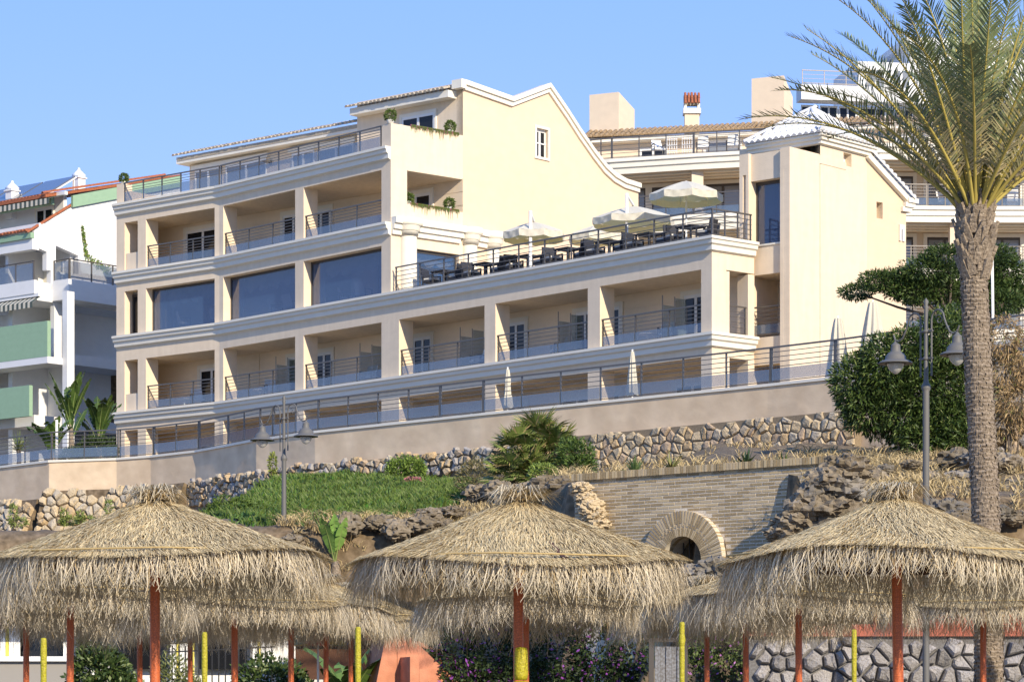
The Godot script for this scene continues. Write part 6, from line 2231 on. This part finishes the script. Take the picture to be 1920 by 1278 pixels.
# meshes with the origin at the rim's centre height
func make_thatch(sd: int, R: float, rise: float) -> Dictionary:
	rng.seed = 9000 + sd
	var cover := mb(true)
	var height := func(a: float, f: float) -> Vector3:     # f: 0 apex .. 1 rim
		var r := rim_r(a, R) * f
		var y := rise * (1.0 - pow(f, 0.86)) + (0.03 * sin(a * 3.0 + sd) + 0.035 * sin(a * 2.0 + sd * 1.7)) * f
		return Vector3(cos(a) * r, y, sin(a) * r)
	for k in 19000:
		var f := sqrt(rnd(0.002, 1.0))
		var a := rng.randf() * TAU
		var p: Vector3 = height.call(a, f)
		var q: Vector3 = height.call(a + rnd(-0.045, 0.045) / maxf(f, 0.15) + 0.05 * sin(a * 3.0 + f * 7.0 + sd), minf(f + 0.13, 1.08))
		var up := Vector3(0, rnd(0.004, 0.024), 0)
		var mid := p.lerp(q, 0.5) + Vector3(0, rnd(0.006, 0.034), 0) + jit(0.008)
		var sdv := Vector3(-sin(a), rnd(-0.4, 0.4), cos(a)).normalized() * rnd(0.0022, 0.0042)
		cover.col = strand_tone(0.0)
		cover.ribbon([p + up * 0.3, mid, q + up], [sdv, sdv, sdv * 0.5])
	# loose tuft at the apex
	for k in 520:
		var a := rng.randf() * TAU
		var p := Vector3(rnd(-0.14, 0.14), rise - 0.05, rnd(-0.14, 0.14))
		var o := Vector3(cos(a), 0, sin(a))
		var l := rnd(0.12, 0.34)
		cover.col = strand_tone(0.4)
		var sdv := Vector3(-sin(a), 0.2, cos(a)) * 0.0045
		cover.ribbon([p, p + o * l * 0.45 + Vector3(0, rnd(0.04, 0.15), 0), p + o * l + Vector3(0, rnd(-0.06, 0.1), 0)], [sdv, sdv, sdv * 0.3])
	# courses of stitched cord that show as ridges
	for ring in []:
		for k in 240:
			var a := TAU * k / 240.0
			var p: Vector3 = height.call(a, ring + rnd(-0.006, 0.006))
			var q: Vector3 = height.call(a + TAU / 200.0, ring + rnd(-0.006, 0.006))
			cover.col = Color(0.66, 0.51, 0.27) * rnd(0.6, 1.1)
			cover.ribbon([p + Vector3(0, 0.03, 0), q + Vector3(0, 0.035, 0)], [Vector3(0, 0.008, 0) + Vector3(cos(a), 0, sin(a)) * 0.006, Vector3(0, 0.006, 0)])
	# hanging fringe
	var fringe := mb(true)
	for k in 3400:
		var a := TAU * (k + rng.randf()) / 3400.0
		var o := Vector3(cos(a), 0, sin(a))
		var tang := Vector3(-sin(a), 0, cos(a))
		var ring := 1.0 if k % 3 else 0.94
		var p: Vector3 = height.call(a, ring) + Vector3(0, rnd(-0.04, 0.03), 0) + o * rnd(-0.05, 0.02)
		var clump := 0.5 + 0.5 * sin(a * 17.0 + sd) * sin(a * 6.3 + sd * 2.0)
		var l := (rnd(0.24, 0.5) + 0.14 * clump + (0.16 if rng.randf() < 0.12 else 0.0)) * (1.0 - 0.42 * smoothstep(0.45, 0.95, sin(a)))
		var pts := [p]
		var dir := (o * rnd(0.2, 0.85) + Vector3(0, -0.6, 0) + tang * rnd(-0.35, 0.35)).normalized()
		var curl := tang * rnd(-0.95, 0.95) + o * rnd(-0.5, 0.4)
		var sdv := (tang + o * rnd(-0.6, 0.6)).normalized() * rnd(0.0022, 0.0039)
		var sides := [sdv]
		for j in 5:
			dir = (dir + Vector3(0, -0.55, 0) + curl * (0.2 + 0.16 * j) + jit(0.3)).normalized()
			pts.append(pts[-1] + dir * l / 5.0)
			sides.append(sdv * (1.0 - 0.13 * j))
		fringe.col = strand_tone(0.75)
		fringe.ribbon(pts, sides)
	var core := mb()
	var rows := []
	for j in 9:
		var r := []
		for i in 48:
			r.append((height.call(-TAU * i / 48.0, 1.0 - j / 8.0 * 0.998) as Vector3) + Vector3(0, -0.015, 0))
		rows.append(r)
	core.grid(rows, true)
	rng.seed = 777 + sd
	return {"cover": cover.mesh(), "fringe": fringe.mesh(), "core": core.mesh(), "R": R, "rise": rise}

func thatch_parasol(label: String, px: float, d: float, rim: float, variant: int, turn: float, grp := "", lean := 0.0, pole_r := 0.047) -> Node3D:
	var x := (px - 960.0) / 5500.0 * d
	var t := thing("thatched_parasol", label, "parasol", at(Vector3(x, BEACH, -d), turn), grp)
	var s: Dictionary = thatch_sets[variant]
	var h := rim - BEACH
	var R: float = s.R
	var rise: float = s.rise
	var b := mb()
	b.tube([Vector3(0, -0.3, 0), Vector3(lean * 0.5, h * 0.5, 0), Vector3(lean, h + rise - 0.06, 0)], [pole_r * 1.08, pole_r, pole_r * 0.92], 14)
	part(t, "pole", b.mesh(), M.pole_orange)
	var top := Transform3D(Basis(Vector3(0, 0, 1), rnd(-0.015, 0.015)), Vector3(lean, h, 0))
	part(t, "thatch_backing", s.core, M.thatch_core, top)
	tag(part(t, "thatch", s.cover, M.straw, top), "", "", "", "stuff")
	tag(part(t, "fringe", s.fringe, M.straw, top), "", "", "", "stuff")
	for k in 8:
		var a := TAU * (k + 0.5) / 8.0
		beam(t, "rib", M.frame_wood, Vector3(lean, h + rise - 0.12, 0), Vector3(lean + cos(a) * R * 0.92, h - 0.04, sin(a) * R * 0.92), 0.04, 0.05)
		var a2 := TAU * (k + 1.5) / 8.0
		beam(t, "rim_batten", M.frame_wood, Vector3(lean + cos(a) * R * 0.9, h - 0.04, sin(a) * R * 0.9), Vector3(lean + cos(a2) * R * 0.9, h - 0.04, sin(a2) * R * 0.9), 0.035, 0.07)
	var ring := []
	for k in 49:
		var a := TAU * k / 48.0
		var r := rim_r(a, R) * 0.995
		ring.append(Vector3(cos(a) * r, 0.02, sin(a) * r))
	b = mb()
	b.tube(ring, [0.009], 5)
	part(t, "rim_rope", b.mesh(), M.rope, top)
	return t

func yellow_post(px: float, py: float, d: float, r: float, label: String, bumps: int) -> void:
	var x := (px - 960.0) / 5500.0 * d
	var top := (1360.0 - py) / 5500.0 * d
	var h := top - BEACH
	var t := thing("yellow_post", label, "post", at(Vector3(x, BEACH, -d)))
	var b := mb()
	var prof := [Vector2(r, -0.2), Vector2(r, 0.0)]
	for k in 9:
		prof.append(Vector2(r * rnd(0.9, 1.08), h * (k + 0.5) / 9.5))
	prof.append(Vector2(r * 0.95, h - 0.02))
	prof.append(Vector2(r * 0.8, h))
	prof.append(Vector2(0, h + 0.005))
	b.lathe(Transform3D(), prof, 12)
	part(t, "shaft", b.mesh(), M.post_yellow)
	for k in bumps:
		b = mb()
		var y := h - 0.2 - k * 0.45
		b.lathe(Transform3D(), [Vector2(r * 0.95, y - 0.06), Vector2(r * 1.25, y), Vector2(r * 0.95, y + 0.06)], 12)
		part(t, "knot", b.mesh(), M.post_yellow)

func build_beach() -> void:
	for k in 3:
		thatch_sets.append(make_thatch(k, [1.57, 1.54, 1.6][k], [0.60, 0.65, 0.62][k]))
	rng.seed = 5151
	thatch_parasol("big thatched parasol in front of the beach bar windows", 290, 27.5, 1.56, 0, 0.15, "", -0.0, 0.049)
	thatch_parasol("big thatched parasol with a yellow padded stump at its pole", 972, 27.8, 1.53, 1, -0.1, "", -0.0, 0.049)
	thatch_parasol("big thatched parasol in front of the palm and the grey stone wall", 1690, 27.3, 1.55, 2, 0.1, "", -0.05, 0.05)
	var grp := "thatched parasols in the rear rows"
	for q in [[129, 36.5, "rear thatched parasol whose orange pole stands right of the white bar counter"], [440, 40.5, "rear thatched parasol whose pole stands before the bush right of the iron fence"], [985, 41.0, "rear thatched parasol hidden behind the one with the padded stump"], [1499, 39.0, "rear thatched parasol at the left part of the grey stone wall"], [48, 44.0, "rear thatched parasol whose thin pole stands before the bar counter"], [262, 48.0, "rear thatched parasol whose thin pole stands before the bar bush"], [357, 53.0, "far thatched parasol whose pole stands before the iron fence"], [544, 45.5, "rear thatched parasol whose pole stands left of the coloured parasol"], [609, 50.0, "far thatched parasol whose pole stands right before the coloured parasol"], [657, 55.0, "farthest thatched parasol beside the terracotta stairs"], [1326, 50.0, "far thatched parasol whose pole stands before the lilac flowering shrub"], [1399, 45.0, "rear thatched parasol at the very end of the grey stone wall"], [1843, 43.5, "rear thatched parasol whose pole stands before the palm trunk"]]:
		thatch_parasol(q[2], q[0], q[1], 1.6 + (q[1] - 36.0) * 0.02 + rnd(-0.04, 0.04), rng.randi() % 3, rnd(-0.6, 0.6), grp, rnd(-0.03, 0.03))
	yellow_post(81, 1196, 33.5, 0.036, "short yellow post before the white bar counter", 0)
	yellow_post(383, 1185, 33, 0.032, "short slim yellow post before the iron fence", 0)
	yellow_post(671, 1175, 33, 0.034, "short yellow post before the terracotta stairs", 0)
	yellow_post(1279, 1166, 33, 0.032, "short knotted yellow post before the grey metal door", 1)
	yellow_post(1602, 1180, 33, 0.03, "short leaning yellow post before the grey stone wall", 0)
	# padded stump against the middle pole
	var st := thing("padded_stump", "fat yellow wrapped stump leaning on the middle parasol pole", "post", at(Vector3(0.085, BEACH, -27.4)))
	var y := BEACH
	for q in [[0.085, -0.85, 0.10], [0.09, 0.10, 0.42], [0.066, 0.425, 0.735]]:
		var b := mb()
		var y0: float = q[1] + 0.0
		var y1: float = q[2]
		b.lathe(Transform3D(), [Vector2(0, y0 - BEACH), Vector2(q[0] * 0.85, y0 - BEACH), Vector2(q[0], y0 - BEACH + 0.05), Vector2(q[0] * 0.97, (y0 + y1) / 2 - BEACH), Vector2(q[0] * 0.95, y1 - BEACH - 0.05), Vector2(q[0] * 0.8, y1 - BEACH - 0.008), Vector2(0, y1 - BEACH)], 14)
		part(st, "padding", b.mesh(), M.post_yellow)
	build_beach_back()

func stripes(root: Node3D, x0: float, x1: float, y0: float, y1: float, z: float, list: Array) -> void:
	var x := x0
	var k := 0
	while x < x1:
		var w: float = list[k % list.size()][0]
		bar(root, "panel", list[k % list.size()][1], Vector3(x + w / 2, (y0 + y1) / 2, z), Vector3(w - 0.01, y1 - y0, 0.06))
		x += w
		k += 1

func build_beach_back() -> void:
	# beach bar: white and yellow boarded front with dark windows and a counter
	var d := 62.0
	var s := d / 5500.0
	var o := Vector3(0, BEACH, -d)
	var t := thing("beach_bar", "low beach bar with white and yellow boards, dark windows and a white counter", "bar", at(o))
	var X := func(px: float) -> float: return (px - 960.0) * s
	bar(t, "back_wall", M.bar_white, Vector3(X.call(260), 1.9, -0.6), Vector3(7.0, 3.8, 0.2))
	for q in [[-30, 32], [118, 122], [165, 205], [318, 358], [470, 505]]:
		stripes(t, X.call(q[0]), X.call(q[1]), 0.0, 3.4, 0.0, [[0.14, M.bar_white], [0.07, M.bar_yellow], [0.1, M.bar_white]])
	bar(t, "counter", M.bar_white, Vector3(X.call(45), 2.24, 0.55), Vector3(2.2, 0.1, 1.0))
	bar(t, "counter_front", M.bar_grey, Vector3(X.call(45), 1.9, 0.9), Vector3(2.1, 0.56, 0.08))
	bar(t, "counter_base", M.bar_white, Vector3(X.call(45), 0.81, 0.95), Vector3(2.2, 1.62, 0.1))
	bar(t, "roof", M.frame_wood, Vector3(X.call(240), 3.5, 0.3), Vector3(7.4, 0.2, 2.2))
	for k in 3:
		bar(t, "window_pane", M.dark_pane, Vector3(X.call([75, 260, 415][k]), 2.7, -0.3), Vector3(1.0, 1.3, 0.04))
	# iron fence
	var f := thing("iron_fence", "black iron fence with two rails beside the beach bar", "fence", at(Vector3((410 - 960.0) * 60.5 / 5500.0, BEACH, -60.5)))
	for k in 17:
		bar(f, "upright", M.iron, Vector3(-1.1 + k * 0.137, 1.25, 0), Vector3(0.025, 2.5, 0.025))
	for yy in [2.42, 2.6, 0.4]:
		bar(f, "rail", M.iron, Vector3(0, yy, 0), Vector3(2.3, 0.03, 0.03), Basis(Vector3(0, 0, 1), 0.05))
	# clipped bushes
	var dk := [Color(0.02, 0.04, 0.012), Color(0.085, 0.125, 0.035), Color(0.2, 0.24, 0.1)]
	bush("bar_bush", "round dark leafy bush beside the white bar counter", "shrub", Vector3((195 - 960.0) * 58.5 / 5500, BEACH, -58.5), [[Vector3(-0.1, 1.7, 0), Vector3(0.62, 0.75, 0.55)], [Vector3(0.2, 1.3, 0.1), Vector3(0.6, 0.7, 0.5)], [Vector3(-0.2, 2.4, -0.2), Vector3(0.32, 0.35, 0.3)]], 6500, 0.11, 0.03, dk, M.leaf_gloss)
	bush("fence_bush", "broad dark bush right of the iron fence", "shrub", Vector3((505 - 960.0) * 59 / 5500, BEACH, -59), [[Vector3(0, 1.5, 0), Vector3(0.75, 0.72, 0.6)], [Vector3(0.55, 1.2, 0.1), Vector3(0.5, 0.6, 0.5)]], 6000, 0.11, 0.028, dk, M.leaf_gloss)
	bush("pale_bush", "pale dusty bush between the bar and the fence", "shrub", Vector3((322 - 960.0) * 59.4 / 5500, BEACH, -59.4), [[Vector3(0, 1.4, 0), Vector3(0.4, 0.9, 0.4)], [Vector3(0.35, 1.1, 0), Vector3(0.35, 0.7, 0.4)]], 3000, 0.12, 0.02, [Color(0.07, 0.09, 0.03), Color(0.24, 0.25, 0.1)], M.leaf)
	rosette("small yucca rosette at the foot of the iron fence", "fence_yucca", Vector3((330 - 960.0) * 57.5 / 5500, 0.35, -57.5), 34, 0.55, 0.02, [Color(0.1, 0.15, 0.05), Color(0.25, 0.3, 0.12)])
	banana("banana leaves beside the slim orange poles", Vector3((650 - 960.0) * 58.5 / 5500, BEACH, -58.5), 9, 1.7, 0.2, 1.0, 61)
	# coloured beach parasol
	var up := thing("coloured_parasol", "round beach parasol with green, navy, yellow and red panels", "parasol", at(Vector3((596 - 960.0) * 57 / 5500, BEACH, -57)))
	var cols := [M.panel_navy, M.panel_green, M.panel_red, M.panel_yellow]
	for k in 8:
		var b := mb()
		var rows := []
		for j in 7:
			var r := []
			for i in 5:
				var a := 0.35 - TAU * (k + i / 4.0) / 8.0
				var ff := j / 6.0
				var rr := 0.62 * sin(ff * 1.35)
				r.append(Vector3(cos(a) * rr, 2.32 + 0.5 * cos(ff * 1.35) - 0.02 * sin(PI * i / 4.0) * ff, sin(a) * rr))
			rows.append(r)
		b.grid(rows)
		part(up, "canopy_panel", b.mesh(), cols[k % 4])
	bar(up, "pole", M.white_frame, Vector3(0, 1.4, 0), Vector3(0.04, 2.8, 0.04))
	# kiosk behind it
	var kb := thing("beach_kiosk", "small brown and cream kiosk behind the coloured parasol", "kiosk", at(Vector3((620 - 960.0) * 61 / 5500, BEACH, -61)))
	bar(kb, "body", M.frame_wood, Vector3(0.1, 1.3, 0), Vector3(1.6, 2.6, 1.0))
	bar(kb, "board", M.blind, Vector3(-0.35, 0.9, 0.52), Vector3(0.6, 1.8, 0.04))
	bar(kb, "roof", M.terracotta_paint, Vector3(0.1, 2.66, 0.1), Vector3(1.9, 0.12, 1.4))
	# terracotta stairs with balusters
	var sd := 58.0
	var q := 5500.0 / sd
	var so := Vector3((745 - 960.0) / q, BEACH, -sd)
	var stair := thing("terracotta_stairs", "terracotta rendered stairs with a sloping parapet and turned balusters", "stairs", at(so, 0.35))
	var b := mb()
	b.extrude(Transform3D(), PackedVector2Array([Vector2(0, 0), Vector2(1.5, 0), Vector2(1.5, 1.5), Vector2(0.12, 2.75), Vector2(0, 2.9)]), -0.25, 0.0)
	part(stair, "parapet", b.mesh(), M.terracotta_paint)
	b = mb()
	b.extrude(Transform3D(), PackedVector2Array([Vector2(-0.62, 0), Vector2(-0.002, 0), Vector2(-0.002, 2.9), Vector2(-0.25, 2.55), Vector2(-0.45, 1.6)]), -0.9, -0.02)
	part(stair, "end_pier", b.mesh(), M.terracotta_paint)
	for k in 7:
		bar(stair, "step", M.terracotta_paint, Vector3(0.15 + k * 0.19, (2.2 - k * 0.24) / 2, 0.32), Vector3(0.186, 2.2 - k * 0.24, 0.62))
	for k in 8:
		b = mb()
		b.lathe(at(Vector3(0.45 + k * 0.14, 2.0 - k * 0.05, -0.75)), [Vector2(0.03, 0), Vector2(0.045, 0.05), Vector2(0.025, 0.12), Vector2(0.055, 0.25), Vector2(0.03, 0.4), Vector2(0.045, 0.5), Vector2(0.03, 0.55)], 10)
		part(stair, "baluster", b.mesh(), M.terracotta_paint)
	part(stair, "handrail", unit_box, M.terracotta_paint, Transform3D(Basis(Vector3(0, 0, 1), -0.34) * Basis.from_scale(Vector3(1.35, 0.09, 0.14)), Vector3(0.95, 2.4, -0.75)))
	bar(stair, "landing_wall", M.terracotta_paint, Vector3(0.95, 0.9, -0.8), Vector3(1.4, 1.8, 0.3))
	# dark bougainvillea
	var bl := []
	for c in [[860, 1230, 0.55, 0.6], [920, 1225, 0.6, 0.65], [985, 1235, 0.6, 0.7], [1050, 1225, 0.6, 0.7], [1120, 1215, 0.6, 0.8], [1180, 1200, 0.5, 0.8], [1000, 1290, 0.8, 0.6], [1130, 1290, 0.8, 0.6], [880, 1290, 0.7, 0.6]]:
		bl.append([Vector3((c[0] - 1020.0) / 94.0, (1360.0 - c[1]) / 94.0 - BEACH, rnd(-0.2, 0.2)), Vector3(c[2], c[3], 0.5)])
	bush("bougainvillea", "deep dark bougainvillea hedge with scattered purple flowers", "hedge", Vector3(60.0 / 94.0, BEACH, -58.6), bl, 15000, 0.09, 0.028, [Color(0.014, 0.028, 0.01), Color(0.06, 0.085, 0.028), Color(0.22, 0.06, 0.28)], M.leaf_gloss)
	bl = []
	for c in [[1320, 1195, 0.5, 0.45], [1355, 1230, 0.5, 0.6], [1310, 1270, 0.45, 0.6], [1390, 1215, 0.35, 0.4]]:
		bl.append([Vector3((c[0] - 1340.0) / 94.0, (1360.0 - c[1]) / 94.0 - BEACH, rnd(-0.2, 0.2)), Vector3(c[2], c[3], 0.4)])
	bush("flowering_shrub", "loose green shrub with lilac flowers beside the grey stone wall", "shrub", Vector3(380.0 / 94.0, BEACH, -58.6), bl, 5200, 0.09, 0.024, [Color(0.05, 0.08, 0.025), Color(0.16, 0.2, 0.07), Color(0.4, 0.16, 0.45)], M.leaf)
	# grey ribbed metal door
	var dr := thing("metal_door", "grey ribbed metal door in a dark frame between the shrubs", "door", at(Vector3((1252 - 960.0) * 57.5 / 5500, BEACH, -57.5)))
	for k in 5:
		bar(dr, "door_rib", M.door_grey, Vector3(-0.2 + k * 0.11, 1.2, 0.0 if k % 2 else 0.035), Vector3(0.105, 2.4, 0.08))
	bar(dr, "frame_post", M.dark_frame, Vector3(-0.32, 1.25, 0), Vector3(0.1, 2.5, 0.14))
	bar(dr, "frame_post", M.dark_frame, Vector3(0.36, 1.25, 0), Vector3(0.06, 2.5, 0.14))
	bar(dr, "frame_head", M.dark_frame, Vector3(0.0, 2.53, 0), Vector3(0.78, 0.08, 0.14))
	# grey stone wall with red coping
	var wf := Transform3D(Basis(), Vector3((1405 - 960.0) * 56.5 / 5500, 0, -56.5))
	var wt := thing("grey_stone_wall", "wall of big grey split stones under a dark red coping behind the palm", "wall", at(wf.origin + Vector3(2.5, BEACH, 0)))
	fspan(wt, "mortar", M.grey_mortar, wf, 0, 6.2, BEACH, 1.72, -0.4, 0.0)
	var gm := [M.grey_stone_0, M.grey_stone_1, M.grey_stone_3, M.grey_stone_1, M.grey_stone_3]
	var n := stones(wt, wf, 0.0, 6.2, func(x): return 0.3, func(x): return 1.72, 0.31, gm, 0.16, 0.012, 0.85)
	fspan(wt, "coping", M.coping_red, wf, -0.05, 6.3, 1.72, 1.95, -0.45, 0.1)
	fspan(wt, "upper_band", M.coping_red, wf, 2.4, 6.3, 1.952, 2.35, -0.45, 0.02)
	print("grey ", n)
